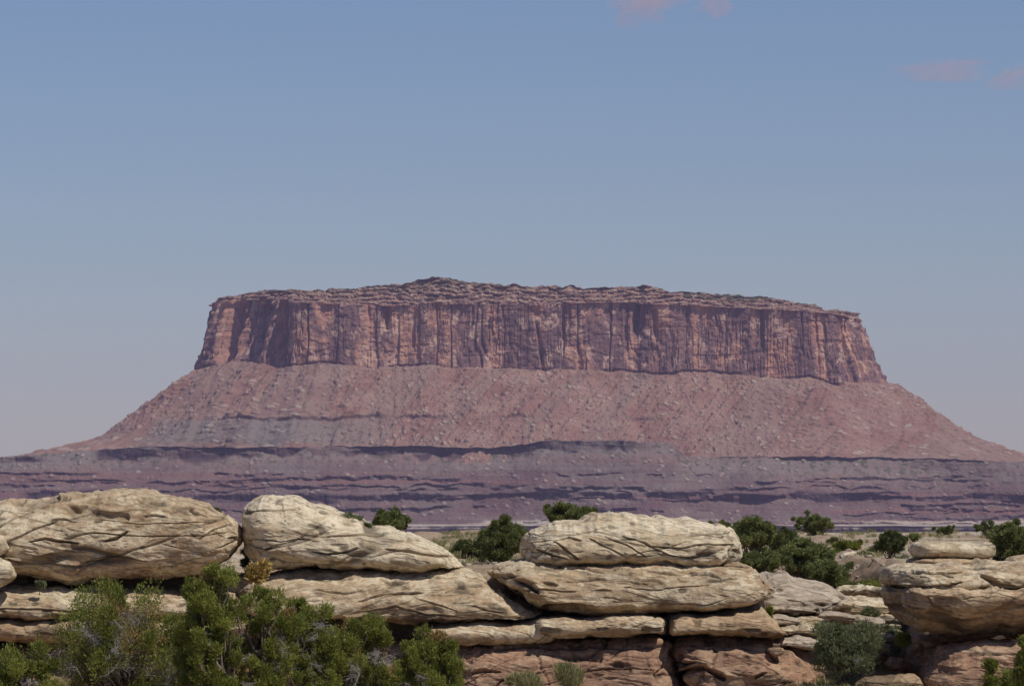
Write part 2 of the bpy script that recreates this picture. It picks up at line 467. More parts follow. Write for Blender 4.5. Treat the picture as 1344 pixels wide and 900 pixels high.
        tal_z.append(z.copy()); tal_r.append(r.copy()); led_m.append(lm)
    TR = np.array(tal_r).T; TZ = np.array(tal_z).T
    nf = 2300
    H = scatter_bumps((nf, nt), .95, 1.35, 13000, .7, 6.0, 5, .75)
    H = np.vstack([H, np.zeros((nS - nf, nt), np.float32)])
    Sg = S[:, None] * np.ones((1, nt))
    Hrock = H.copy()
    slant = np.interp(px, [300, 520, 700, 1000], [.9, -.75, -.95, -.8])[:, None]
    fan = Sg + slant * (TZ - 150)
    gul = fbm(Sg * .006 + .0, TZ * .003, 3.1, 3) * 9 + fbm(fan * .03, TZ * .004, 8.1, 3) * 5 + fbm(fan * .09, TZ * .01, 9.1, 3) * 2.4
    rough_t = 2.0 * fbm(Sg * .10, TZ * .12, 2.1, 4)
    fade = sstep(0, 14, np.arange(nt))[None, :] * np.ones((nS, 1))
    gul = gul * fade
    nrm_r, nrm_z = math.sin(math.radians(33)), math.cos(math.radians(33))
    Htot = H * (.35 + .65 * fade) + gul + rough_t
    TR = TR + Htot * nrm_r; TZ = TZ + Htot * nrm_z
    for j in range(nt):
        yy = HOR - tal_z[j] / k10
        pale = np.exp(-((px - 410) / 75) ** 2) * sstep(549, 554, yy) * (1 - sstep(578, 586, yy)) * .9
        fj = S + slant[:, 0] * (tal_z[j] - 150)
        pale = pale + .28 * sstep(.5, .7, vn(fj * .02, tal_z[j] * .004, 4))
        put(0, 0, rim=.33 * np.clip(Hrock[:, j] / 3.0 - .25, 0, 1) * sstep(.45, .75, vn(S * .1, tal_z[j] * .1, 3)), pale=np.clip(pale, 0, 1), ledge=.55 * led_m[j], veg=sstep(.78, .86, vn(S * .2, tal_z[j] * .2, 31)) * .45)
        rows_r[-1] = TR[:, j]; rows_z[-1] = TZ[:, j]
    # foot, well below the terrace top
    put(rows_r[-1] + 60, -40.); put(rows_r[-1] + 60, -140.)
    R = np.array(rows_r).T; Z = np.array(rows_z).T
    X = x[:, None] + nx[:, None] * R; Y = y[:, None] + ny[:, None] * R
    nr = R.shape[1]
    V = np.stack([X, Y, Z + CZ], -1).reshape(-1, 3)
    attrs = {k_: np.array(v_).T.ravel() for k_, v_ in A.items()}
    attrs['low'] = np.zeros(len(V))
    # close the middle of the top
    cidx = len(V)
    V = np.vstack([V, [[x.mean(), 10330, CZ + zt.mean() - 20]]])
    attrs = {k_: np.append(v_, 1. if k_ == 'cap' else 0.) for k_, v_ in attrs.items()}
    Fq = grid_faces(nS, nr, wrap_u=True)
    i = np.arange(nS); i2 = (i + 1) % nS
    fan_f = np.stack([i * nr, i2 * nr, np.full(nS, cidx), np.full(nS, cidx)], -1)
    # triangles stored separately would need mixed sizes: split the fan into quads through doubled stations
    fan_f = np.stack([i[::2] * nr, i[1::2] * nr, ((i[1::2] + 1) % nS) * nr, np.full(len(i[::2]), cidx)], -1)
    o = mesh_obj('mesa', V, np.vstack([Fq, fan_f]), M_FAR, attrs=attrs)
    tag(o, kind='structure')
make_mesa()

def make_terraces():
    xs = np.concatenate([np.linspace(-9000, -1450, 90, endpoint=False), np.linspace(-1450, 1450, 2000), np.linspace(1455, 9000, 90)])
    nX = len(xs)
    topY = interp(672 + F * xs / 9632, [(-800, 604), (0, 600), (40, 597), (60, 595), (130, 590), (180, 586), (350, 587), (500, 585), (640, 588), (690, 584), (705, 579), (720, 577), (780, 578), (860, 580), (884, 582),
                                      (892, 592), (905, 599), (980, 600), (1100, 599), (1250, 603), (1344, 606), (2000, 608)])
    topY = topY + .9 * fbm(xs * .012, 0, 3, 4) + 1.6 * (vn(xs * .06, 3, 3) - .5) + 1.4 * (np.floor(vn(xs * .025, 8, 3) * 4) / 4 - .4)
    ktop = 9632 / F
    ztop = (HOR - topY) * ktop
    zbot = (HOR - 688) * 9330 / F
    nt = 400
    y0 = 9632 + 22 * fbm(xs * .0035, 0, 1.7, 4) + 5 * fbm(xs * .03, 0, 1.9, 3)
    yy = y0.copy(); z = ztop.copy()
    rowsY = []; rowsZ = []; LED = []; PAL = []; RIM = []; VEG = []; CAP = []
    def put(y, z, led=0., pal=0., rim=0., veg=0., cap=0.):
        one = np.ones(nX)
        rowsY.append(y * one); rowsZ.append(z * one); LED.append(led * one); PAL.append(pal * one); RIM.append(rim * one); VEG.append(veg * one); CAP.append(cap * one)
    put(11500, ztop - 60, 0, .3); put(10400, ztop - 2, 0, .3)
    for d in (260, 200, 120, 70, 40, 22, 12, 6, 2):
        put(y0 + d, ztop + .8 * fbm(xs * .05, d * .1, 3, 3), 0, .6)
    pxs = 672 + F * xs / 9600
    # ledge bands: (row, half height px, gap threshold, seed)
    bands = [(None, 0, 0, 0), (630, 2.0, .52, 3), (639, 1.6, .62, 4), (652, 4.2, .44, 5), (660, 1.8, .55, 11), (667, 1.5, .58, 6), (675, 2.3, .52, 7), (682, 1.0, .6, 8), (645, 1.3, .56, 12), (622, 1.2, .62, 13), (671, 1.2, .5, 14), (635, 1.1, .55, 15), (656, 1.2, .45, 16)]
    for i in range(1, nt + 1):
        f = i / nt
        zn = ztop + (zbot - ztop) * f
        row = HOR - zn * F / yy
        h1 = 5 + 13 * vn(xs * .006, 2, 9) + 12 * vn(xs * .03, 6, 9)
        on1 = sstep(.32, .42, vn(xs * .006, 4.2, 1.1)) * (.55 + .45 * sstep(.2, .4, vn(xs * .03, 7, 7)))
        on1 = on1 * (1 - .85 * (sstep(900, 912, pxs) * (1 - sstep(1195, 1215, pxs)))) 
        on1 = on1 * (1 - .4 * (sstep(975, 990, pxs)))
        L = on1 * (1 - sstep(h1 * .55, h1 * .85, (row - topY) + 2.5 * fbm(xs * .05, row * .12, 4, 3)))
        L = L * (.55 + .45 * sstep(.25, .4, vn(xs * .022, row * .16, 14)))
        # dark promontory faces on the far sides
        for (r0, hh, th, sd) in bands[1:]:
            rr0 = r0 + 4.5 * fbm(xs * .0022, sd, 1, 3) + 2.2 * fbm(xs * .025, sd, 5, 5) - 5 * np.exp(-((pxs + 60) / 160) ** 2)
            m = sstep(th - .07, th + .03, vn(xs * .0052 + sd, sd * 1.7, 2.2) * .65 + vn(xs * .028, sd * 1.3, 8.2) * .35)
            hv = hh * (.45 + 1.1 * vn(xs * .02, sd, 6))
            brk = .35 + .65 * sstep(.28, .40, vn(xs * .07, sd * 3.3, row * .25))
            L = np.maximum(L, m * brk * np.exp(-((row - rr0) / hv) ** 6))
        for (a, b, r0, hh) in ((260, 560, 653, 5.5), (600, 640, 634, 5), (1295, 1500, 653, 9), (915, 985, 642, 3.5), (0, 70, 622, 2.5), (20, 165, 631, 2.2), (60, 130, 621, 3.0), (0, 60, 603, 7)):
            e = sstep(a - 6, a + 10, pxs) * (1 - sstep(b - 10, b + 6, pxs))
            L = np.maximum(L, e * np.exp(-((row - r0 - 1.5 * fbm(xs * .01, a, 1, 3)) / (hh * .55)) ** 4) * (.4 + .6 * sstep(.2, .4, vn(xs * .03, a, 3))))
        cot = 1.75 * (1 + .3 * fbm(xs * .004, zn * .02, 3, 2))
        c = cot * (1 - L) - .28 * L
        dz = z - zn
        yy = yy - c * dz
        z = zn
        up = (1 - sstep(8, 45, row - topY))
        pal = .9 * up * (1 - L) + .45 * sstep(.5, .7, vn(xs * .006, zn * .01, 40)) + .3 * sstep(677, 684, row)
        put(yy, z, L * (.7 + .3 * vn(xs * .05, row * .3, 2)), np.clip(pal, 0, 1), .6 * sstep(681, 685, row) * sstep(.35, .6, vn(xs * .008, row * .2, 5)), sstep(.66, .74, vn(xs * .12, zn * .15, 11)) * .7 * up)
    Yt = np.array(rowsY).T; Zt = np.array(rowsZ).T
    s0 = Yt.shape[1] - nt
    acc = Yt[:, s0:] - y0[:, None]
    base = acc.mean(0)[None, :]
    dev = acc - base
    def smooth_rows(a, w):
        pad = np.concatenate([np.repeat(a[:, :1], w, 1), a, np.repeat(a[:, -1:], w, 1)], 1)
        cs = np.cumsum(np.concatenate([np.zeros((len(a), 1)), pad], 1), 1)
        return (cs[:, 2 * w + 1:] - cs[:, :-2 * w - 1]) / (2 * w + 1)
    slow = smooth_rows(smooth_rows(dev, 26), 26)
    kx = np.hanning(161); kx /= kx.sum()
    slow_x = np.apply_along_axis(lambda q: np.convolve(np.pad(q, 80, mode='edge'), kx, 'valid'), 0, slow[:, ::8])
    slow_x = np.stack([np.interp(np.arange(nt), np.arange(0, nt, 8), rw) for rw in slow_x]) 
    Yt[:, s0:] = y0[:, None] + base + (dev - slow) + .8 * slow_x + 22 * fbm(xs[:, None] * .0042, np.arange(nt)[None, :] * .006, 2.2, 3)
    yy = Yt[:, -1].copy()
    H = scatter_bumps((2000, nt), 1.45, .62, 4500, .8, 5.5, 9, .7)
    Hf = np.zeros((nX, nt), np.float32); Hf[90:2090] = H
    XX = xs[:, None] * np.ones((1, nt)); ZZ = Zt[:, s0:]
    Led = np.array(LED).T[:, s0:]
    d = Hf * (1 - Led * .8) + 1.2 * fbm(XX * .12, ZZ * .18, 6, 3) + Led * (8 * fbm(XX * .045, ZZ * .02, 2, 4) + 3 * (sstep(0, .25, np.abs(fbm(XX * .05, ZZ * .01, 8, 2))) - 1))
    d = d + (1 - Led) * (5 * fbm((XX - ZZ) * .02, ZZ * .01, 12, 4))
    rowsY2 = Yt[:, s0:] - d * .75; rowsZ2 = ZZ + d * .5 * (1 - Led)
    Yt[:, s0:] = rowsY2; Zt[:, s0:] = rowsZ2
    RIM = [np.zeros(nX)] * s0 + [RIM[s0 + j] + .3 * np.clip(Hf[:, j] / 3 - .25, 0, 1) * (1 - Led[:, j]) for j in range(nt)]
    Y = [Yt[:, j] for j in range(Yt.shape[1])]; Z = [Zt[:, j] for j in range(Zt.shape[1])]
    # pale rim bench in front, then its own dark wall down to the canyon floor
    y1 = yy.copy()
    rimY = 9000 + 60 * fbm(xs * .0025, 3, 9, 4) + 12 * fbm(xs * .02, 3, 9, 3)
    zr = (HOR - 689.5) * 9000 / F + 0 * xs
    for q in (.25, .5, .75, .9, 1.0):
        put(0, 0, 0, .2, .35 + .65 * q ** 2 * sstep(.3, .5, vn(xs * .01, q * 3, 3)))
        Y.append(y1 + (rimY - y1) * q); Z.append(z + (zr - z) * q + 1.0 * fbm(xs * .02, q * 5, 1, 3))
    for j in range(1, 7):
        put(0, 0, 0, .2, .9 * sstep(.3, .5, vn(xs * .02, 9, 3))); Y.append(rimY + .4 * j - .5 * (j == 1)); Z.append(zr - j * .9)
    for j in range(1, 24):
        put(0, 0, .8, 0, 0)
        q = j / 23
        Y.append(rimY + 3 - 12 * q ** 2 - 5 * fbm(xs * .03, q * .5, 2, 4) - 4 * np.abs(fbm(xs * .08, q, 2, 3))); Z.append(zr - 6 - 32 * q + 0 * xs)
    put(0, 0, 0, 0, 0); Y.append(rimY - 160); Z.append(zr - 110 + 0 * xs)
    put(0, 0, 0, 0, 0); Y.append(rimY - 600); Z.append(zr - 230 + 0 * xs)
    Y = np.array(Y).T; Z = np.array(Z).T
    nr = Y.shape[1]
    X = xs[:, None] * np.ones((1, nr))
    zero = np.zeros((nX, nr)).ravel()
    rowpx = HOR - Z * F / Y
    lowv = .25 + .75 * sstep(4, 42, rowpx - topY[:, None] + 10 * fbm(X * .006, Z * .01, 5, 3))
    attrs = dict(low=lowv.ravel(), ledge=np.array(LED).T.ravel(), pale=np.array(PAL).T.ravel(), rim=np.array(RIM).T.ravel(), veg=np.array(VEG).T.ravel(), cliff=zero, cap=zero)
    o = mesh_obj('terraced_hills', np.stack([X, Y, Z + CZ], -1).reshape(-1, 3), grid_faces(nX, nr), M_FAR, attrs=attrs)
    tag(o, kind='structure')
make_terraces()

def make_desert():
    t = NT('desert_floor', .97)
    a = t.noise(t.scaled(t.pos, .002, .002, .002), 1.0, 7, .6)
    t.col(t.ramp(a, [(.35, (.22, .12, .09)), (.65, (.34, .24, .18))]))
    n = 90
    g = np.sign(np.linspace(-1, 1, n)) * np.abs(np.linspace(-1, 1, n)) ** 2.2
    X, Y = np.meshgrid(g * 15000, g * 15000 + 4000, indexing='ij')
    Z = CZ - 260 + 12 * fbm(X * .001, Y * .001, 2, 3)
    o = mesh_obj('desert_floor', np.stack([X, Y, Z], -1).reshape(-1, 3), grid_faces(n, n), t.m)
    tag(o, kind='structure')
make_desert()

def make_haze():
    m = bpy.data.materials.new('haze'); m.use_nodes = True
    n = m.node_tree.nodes; n.clear()
    out = n.new('ShaderNodeOutputMaterial'); v = n.new('ShaderNodeVolumePrincipled')
    v.inputs['Color'].default_value = (.55, .53, .88, 1)
    v.inputs['Density'].default_value = 1.9e-5
    v.inputs['Anisotropy'].default_value = 0.0
    m.node_tree.links.new(v.outputs[0], out.inputs['Volume'])
    x, y0, y1, z0, z1 = 15500, -11500, 19500, CZ - 280, CZ + 540
    V = np.array([[a, b, c] for a in (-x, x) for b in (y0, y1) for c in (z0, z1)])
    Fc = np.array([[0, 1, 3, 2], [4, 6, 7, 5], [0, 4, 5, 1], [2, 3, 7, 6], [0, 2, 6, 4], [1, 5, 7, 3]])
    o = mesh_obj('haze', V, Fc, m, smooth=False)
    tag(o, kind='stuff')
make_haze()

def make_cloud(px, py, wpx, hpx, seed, label):
    """a thin real cloud: lens-shaped lumps of sparse vapour beyond the haze"""
    D = 22000.0
    m = bpy.data.materials.get('cloud_vapour')
    if m is None:
        m = bpy.data.materials.new('cloud_vapour'); m.use_nodes = True
        n = m.node_tree.nodes; n.clear()
        out = n.new('ShaderNodeOutputMaterial'); v = n.new('ShaderNodeVolumePrincipled')
        v.inputs['Color'].default_value = (1.0, .72, .74, 1)
        v.inputs['Density'].default_value = 0.0007
        m.node_tree.links.new(v.outputs[0], out.inputs['Volume'])
    c = W(px, py, D); s = D / F
    nu, nv = 64, 40
    u = np.linspace(0, math.pi, nu)[:, None]; v = np.linspace(0, 2 * math.pi, nv, endpoint=False)[None, :]
    dx = np.cos(u) + 0 * v; dy = np.sin(u) * np.cos(v); dz = np.sin(u) * np.sin(v)
    r = 1 + .55 * fbm(dx * 2.2 + seed, dy * 2.2, dz * 2.2, 4)
    r = np.clip(r, .25, 2)
    X = c[0] + dx * r * wpx / 2 * s; Y = c[1] + dy * r * 500; Z = c[2] + dz * r * hpx / 2 * s
    o = mesh_obj('cloud', np.stack([X, Y, Z], -1).reshape(-1, 3), grid_faces(nu, nv, wrap_v=True), m)
    tag(o, label, 'cloud', 'faint pink clouds')
make_cloud(840, 2, 92, 44, 3, 'largest faint pink cloud cut by the top edge of the sky')
make_cloud(940, 4, 44, 24, 8, 'small pink cloud puff just right of the largest cloud')
make_cloud(1238, 94, 110, 20, 13, 'long thin pink cloud streak high over the right slope')
make_cloud(1335, 100, 60, 20, 21, 'pink cloud wisp at the right edge of the sky')

# ------------------------------------------------------------------ foreground sandstone
def rock(name, label, top, bot, D, depth, mat, b=.4, p=.75, q=.85, res=.035, lump=.10, strata=.05, crack=.07, pocket=.10,
         dip=0.0, seed=0, cat='boulder', group=None, back=None, blocky=0.0, sfreq=1.0, sheetk=.28, kind=None, pb=.42, endr=None, grooves=()):
    """A weathered block: its outline in elevation comes from two curves, its depth is its own."""
    s = D / F
    x0 = max(top[0][0], bot[0][0]); x1 = min(top[-1][0], bot[-1][0])
    wid = (x1 - x0) * s
    nu = int(np.clip(wid / res, 40, 420))
    th = np.linspace(0, math.pi, nu)
    tt = (.5 - .5 * np.cos(th)) * .55 + .45 * np.linspace(0, 1, nu)
    X0 = x0 + (x1 - x0) * tt
    def smooth_curve(pts):
        fx = np.linspace(x0, x1, 400); v = np.interp(fx, [a for a, _ in pts], [c for _, c in pts])
        k = np.hanning(15); k /= k.sum()
        ve = np.concatenate([np.full(7, v[0]), v, np.full(7, v[-1])])
        v2 = np.convolve(ve, k, 'valid')
        return np.interp(X0, fx, v2)
    zt = CZ + (HOR - smooth_curve(top)) * s; zb = CZ + (HOR - smooth_curve(bot)) * s
    mid = (zt + zb) / 2; hh = np.maximum((zt - zb) / 2, .0)
    # knobbly skyline: small irregular steps along the top and bottom edges
    hm = (zt - zb).max()
    jg = vn(X0 * .07 + seed * 3.1, seed, 1.5)
    zt = zt + min(.09, hm * .07) * (fbm(X0 * .045 + seed, seed * 1.3, 4, 4) + .8 * (np.floor(jg * 5) / 5 - .4))
    zb = zb + min(.07, hm * .06) * fbm(X0 * .06 + seed, seed * 2.3, 9, 4)
    mid = (zt + zb) / 2; hh = np.maximum((zt - zb) / 2, .01)
    dist = np.minimum(tt, 1 - tt) * wid
    endt = np.clip(dist / (endr or min(depth * .45, wid * .3)), 0, 1)
    rnd = np.sqrt(np.clip(1 - (1 - endt) ** 2, 0, 1)) * .97 + .03
    cz = np.clip(dist / np.maximum(.16, .22 * hm), 0, 1)
    capz = np.sqrt(np.clip(1 - (1 - cz) ** 2.2, 0, 1))
    zt = mid + hh * capz; zb = mid - hh * capz
    per = 2 * (zt - zb).max() + 3.0 * depth
    nv = int(np.clip(per / res, 40, 420))
    # more samples in the front half
    a = np.linspace(0, 1, nv, endpoint=False)
    a = a + .10 * np.sin(2 * math.pi * a) / 1.0
    ang = 2 * math.pi * a + math.pi      # 0 .. : start at back
    ca = np.cos(ang)[None, :]; sa_ = np.sin(ang)[None, :]
    yy = np.sign(ca) * np.abs(ca) ** np.where(sa_ > 0, p, pb)
    ss = np.sign(sa_) * np.abs(sa_) ** q
    g = np.where(ss > 0, b + (1 - b) * ss, b + b * ss)
    bk = back if back else depth
    Y = D - np.where(yy > 0, yy * depth, yy * bk) * rnd[:, None]
    Z = zb[:, None] + (zt - zb)[:, None] * g
    X = ((X0 - 672) * s)[:, None] + 0 * Y
    # rotate end stations slightly for non planar ends
    X = X + .12 * wid / 8 * fbm(X * .6 + seed, Y * .6, Z * .8, 2)
    def normals(X, Y, Z):
        du = [np.gradient(A, axis=0) for A in (X, Y, Z)]
        dv = [(np.roll(A, -1, 1) - np.roll(A, 1, 1)) / 2 for A in (X, Y, Z)]
        n = np.stack([du[1] * dv[2] - du[2] * dv[1], du[2] * dv[0] - du[0] * dv[2], du[0] * dv[1] - du[1] * dv[0]])
        n /= np.linalg.norm(n, axis=0) + 1e-9
        cy, cz = Y - D, Z - (zb + (zt - zb) * b)[:, None]
        sg = np.sign(np.mean(n[1] * cy + n[2] * cz))
        return n * sg
    n = normals(X, Y, Z)
    o = seed * 7.31
    nz0 = n[2]
    large = lump * fbm(X * .55 + o, Y * .55, Z * .9, 3) * (1 - .55 * np.clip(nz0, 0, 1))
    wv = Z + .22 * fbm(X * .35 + o, Y * .35, Z * .5, 3) + dip * X + .02 * np.abs(X - X.mean())
    # rounded beds: bulging between narrow partings
    lay = fbm(wv * 2.0 * sfreq + o, X * .2, Y * .2, 3, .5) * strata * .7
    par = vn(wv * 1.7 * sfreq + o, X * .10 + 3, Y * .10)
    ridge = 1 - np.abs(2 * par - 1)
    where = sstep(.42, .62, vn(X * .35 + o, Y * .3, Z * .8 + 9))
    cr = sstep(.90, .975, ridge) * where
    # sloping cross-bed partings
    wc = Z * .8 - .35 * X + .35 * fbm(X * .25 + o, Y * .25, Z * .4, 3)
    ridge2 = 1 - np.abs(2 * vn(wc * 2.2, o, X * .08) - 1)
    cr2 = sstep(.92, .98, ridge2) * sstep(.50, .62, vn(X * .3 + o, 8 + Y * .3, Z * .6)) * .55
    pk = sstep(.66, .78, vn(X * .9 + o, Y * .9, Z * 2.1 + 4)) * sstep(.45, .6, vn(X * .3, Y * .3 + o, Z * .5))
    pk2 = sstep(.74, .82, vn(X * 2.6 + o, Y * 2.6, Z * 4.5 + 4)) * sstep(.48, .6, vn(X * .5, Y * .5 + o, Z * .9 + 3))
    med = .026 * fbm(X * 1.9 + o, Y * 1.9, Z * 3.4, 4)
    # exfoliating sheets with crisp edges
    ex = fbm(X * .26 + o + .5, Y * .3, Z * 1.35 + .25 * X * np.sign(dip + .01), 5, .55) * .5 + .5
    exs = ex * 6; fr = exs - np.floor(exs)
    sheet = (np.floor(exs) + sstep(.80, .97, fr)) / 6 - .5
    edge = sstep(.72, .86, fr) * (1 - sstep(.90, 1.0, fr))
    # rounded beds parted by deep grooves, strongest low on the block
    gl = np.clip(1.3 - g * 1.1, .25, 1)
    bedph = wv * 1.15 * sfreq + o + .5 * fbm(X * .15, 3, o, 2)
    bed = np.abs(np.sin(math.pi * bedph)) ** .45
    bedm = .75 * sstep(.46, .62, vn(X * .22 + o, 5, wv * .7)) * gl
    d = large + lay + med + sheetk * lump * 4.2 * sheet - crack * (cr + cr2) - pocket * (pk + .5 * pk2) + crack * 1.3 * (bed - 1) * bedm
    if blocky:
        bl = vn(X * .8 + o, Y * .8, Z * 1.3 + o)
        d = d + blocky * (np.floor(bl * 6) / 6 - .45)
        j = 1 - np.abs(2 * vn(X * .55 + .3 * fbm(X, Y, Z, 2) + o, Y * .4, Z * .12) - 1)
        d = d - blocky * .5 * sstep(.95, .99, j)
    gv = np.zeros_like(d)
    if grooves:
        gx = 672 + X * F / Y + 1.6 * fbm(X * 1.3 + o, Z * 1.3, 3, 3)
        gy = HOR - (Z - CZ) * F / Y + 1.3 * fbm(X * 1.1 + o, Z * 1.1, 8, 3)
        front = ca > -.1
        for width, deep, pts in grooves:
            best = np.full(gx.shape, 1e9); above = np.zeros(gx.shape); tpos = np.zeros(gx.shape)
            npt = len(pts) - 1
            for k in range(npt):
                (ax, ay), (bx, by) = pts[k], pts[k + 1]
                L2 = (bx - ax) ** 2 + (by - ay) ** 2 + 1e-6
                tq = np.clip(((gx - ax) * (bx - ax) + (gy - ay) * (by - ay)) / L2, 0, 1)
                dx_, dy_ = gx - (ax + tq * (bx - ax)), gy - (ay + tq * (by - ay))
                dd = np.hypot(dx_, dy_)
                m = dd < best
                best = np.where(m, dd, best); above = np.where(m, -dy_, above); tpos = np.where(m, (k + tq) / npt, tpos)
            ww = .70 * width * (.45 + .75 * np.sin(math.pi * np.clip(tpos, .04, .96)) ** .5) * (.7 + .6 * vn(gx * .12, o, 2))
            cut = np.exp(-(best / ww) ** 4) * front
            lip = np.exp(-((above - 1.9 * ww) / (1.6 * ww)) ** 2) * np.exp(-(best / (4 * ww)) ** 2) * front
            d = d - .78 * deep * cut + .3 * deep * lip
            gv = np.maximum(gv, cut)
    fade = np.clip(capz[:, None] * 1.2, 0, 1)
    d = d * fade
    X2 = X + n[0] * d; Y2 = Y + n[1] * d; Z2 = Z + n[2] * d
    V = np.stack([X2, Y2, Z2], -1).reshape(-1, 3)
    ob = mesh_obj(name, V, grid_faces(nu, nv, wrap_v=True), mat,
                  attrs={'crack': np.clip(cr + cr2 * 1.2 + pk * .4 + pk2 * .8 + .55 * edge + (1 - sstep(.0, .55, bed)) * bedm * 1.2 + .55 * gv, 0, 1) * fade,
                             'sheet': np.clip(sheet + .5, 0, 1)})
    tag(ob, label, cat, group, kind or 'thing')
    return ob

G1 = 'pale sandstone blocks along the outcrop'
rock('sandstone_boulder', 'largest pale domed sandstone boulder, pitted, overhanging a dark undercut behind the junipers',
     [(-70, 690), (-50, 668), (0, 655), (60, 651), (110, 643), (160, 640), (200, 641), (235, 652), (262, 657), (285, 669), (305, 681), (318, 694)],
     [(-70, 700), (-50, 752), (0, 757), (60, 762), (150, 762), (200, 758), (250, 750), (285, 740), (305, 730), (318, 716)],
     150.5, 3.0, M_PALE, b=.36, p=.62, q=.95, lump=.16, strata=.07, crack=.13, pocket=.14, grooves=[(1.5, .16, [(42, 711), (60, 707), (78, 710), (103, 712)]), (2.4, .24, [(138, 709), (151, 706), (165, 697)]), (1.1, .12, [(192, 675), (205, 674), (216, 678)]), (1.2, .12, [(249, 667), (255, 673), (274, 679)]), (3.0, .30, [(11, 733), (24, 739), (46, 741)]), (1.4, .18, [(46, 739), (78, 742), (105, 746), (146, 743)]), (1.3, .16, [(118, 735), (144, 732), (170, 733), (194, 736)]), (1.6, .14, [(150, 752), (190, 746), (228, 744), (262, 734)]), (1.0, .10, [(70, 683), (84, 680), (100, 684)]), (2.0, .18, [(92, 664), (104, 667), (114, 662)]), (1.0, .1, [(262, 705), (282, 695), (300, 690)])], seed=1, group=G1)
rock('rounded_stone', 'rounded stone at left edge, upper one of two beside the domed boulder',
     [(-45, 718), (-30, 704), (-10, 699), (4, 705), (12, 718)], [(-45, 722), (-30, 734), (-5, 736), (12, 724)],
     147.2, .55, M_PALE2, b=.5, seed=2, lump=.04, strata=.02, crack=.03, pocket=0, group=G1)
rock('rounded_stone', 'rounded stone at left edge, lower one of two beside the domed boulder',
     [(-50, 748), (-30, 732), (-5, 729), (12, 738), (21, 752)], [(-50, 758), (-30, 768), (0, 769), (21, 760)],
     147.0, .7, M_PALE2, b=.5, seed=3, lump=.04, strata=.02, crack=.03, pocket=0, group=G1)
rock('sandstone_boulder', 'wedge-shaped pale boulder tapering down to the right beside the narrow cleft',
     [(318, 676), (324, 664), (333, 656), (350, 653), (390, 655), (430, 665), (480, 685), (520, 697), (555, 707), (580, 719), (597, 730), (606, 738)],
     [(318, 722), (324, 732), (345, 743), (380, 747), (430, 746), (500, 746), (560, 748), (606, 746)],
     150.5, 2.5, M_PALE2, b=.30, p=.65, q=.9, lump=.12, strata=.06, crack=.10, pocket=.08, grooves=[(1.0, .12, [(369, 657), (371, 670), (374, 685)]), (1.0, .10, [(326, 672), (345, 670), (360, 672), (395, 668)]), (1.0, .10, [(321, 709), (345, 707), (370, 710), (400, 706)]), (1.5, .18, [(327, 718), (345, 721), (355, 718)]), (1.5, .18, [(408, 724), (430, 727), (450, 725), (470, 719)]), (1.0, .12, [(430, 706), (456, 703), (490, 702), (530, 699)]), (1.5, .2, [(507, 722), (534, 724), (552, 728), (596, 731)]), (1.1, .1, [(520, 712), (540, 709), (552, 711)])], seed=4, group=G1, dip=.02)
rock('sandstone_slab', 'broad smooth cross-bedded slab sloping forward under the wedge-shaped boulder',
     [(300, 765), (330, 752), (380, 746), (430, 744), (520, 744), (605, 744), (640, 760), (680, 780), (712, 796), (722, 804)],
     [(300, 800), (360, 806), (430, 808), (500, 815), (560, 818), (640, 814), (700, 809), (722, 806)],
     151.0, 4.0, M_PALE, b=.12, p=.7, q=.95, lump=.13, strata=.09, crack=.10, pocket=.06, grooves=[(1.3, .16, [(473, 788), (500, 781), (525, 778), (556, 777)]), (1.5, .18, [(586, 778), (602, 769), (634, 767)]), (1.0, .10, [(620, 793), (640, 798), (664, 800)]), (1.0, .10, [(548, 785), (575, 794), (600, 801)]), (1.0, .1, [(415, 772), (450, 777), (478, 773)]), (1.8, .14, [(498, 761), (512, 764), (530, 762)]), (1.2, .1, [(540, 759), (570, 757), (600, 760)]), (1.0, .1, [(480, 801), (520, 795), (560, 806), (610, 809)])], seed=5, group=G1, dip=-.03, cat='rock slab')
rock('sandstone_slab', 'long pale slab below the largest domed boulder, left of the junipers',
     [(-90, 785), (-60, 770), (0, 767), (120, 767), (240, 770), (310, 772), (350, 784)], [(-90, 800), (-40, 806), (30, 812), (120, 808), (200, 806), (350, 806)],
     151.0, 4.0, M_PALE, b=.22, p=.8, q=.9, seed=6, group=G1, cat='rock slab', pocket=.15)
rock('sandstone_slab', 'thin tan slab under the long pale slab above the red band',
     [(-90, 820), (-60, 811), (0, 809), (120, 806), (260, 806), (400, 806)], [(-90, 832), (-60, 838), (60, 840), (200, 838), (400, 832)],
     151.0, 4.15, M_TAN, b=.5, p=.5, q=.8, seed=7, group=G1, cat='rock slab', strata=.05)
rock('red_rock_band', 'dark red rock band under the tan slab at left',
     [(-90, 850), (-60, 841), (100, 841), (300, 838), (600, 836)], [(-90, 900), (-60, 930), (300, 935), (600, 935)],
     151.0, 3.85, M_RED, b=.2, p=.7, seed=8, cat='rock band', strata=.08, blocky=.1)
rock('ledge_slab', 'thin ledge slab with a dark undercut below the cross-bedded slab',
     [(545, 822), (555, 815), (600, 813), (660, 811), (700, 808), (728, 808), (738, 812)], [(545, 836), (560, 841), (620, 843), (680, 842), (720, 841), (738, 836)],
     151.2, 4.2, M_PALE, b=.45, p=.5, q=.8, endr=.5, seed=9, group=G1, cat='rock slab', strata=.04)
rock('ledge_slab', 'low tan ledge slab under the left half of the big layered rock',
     [(700, 811), (712, 806), (735, 804), (800, 802), (850, 802), (866, 804), (873, 808)], [(700, 830), (730, 833), (800, 833), (855, 833), (873, 830)],
     150.8, 4.2, M_PALE, b=.5, p=.5, q=.8, endr=.35, seed=10, group=G1, cat='rock slab', strata=.04)
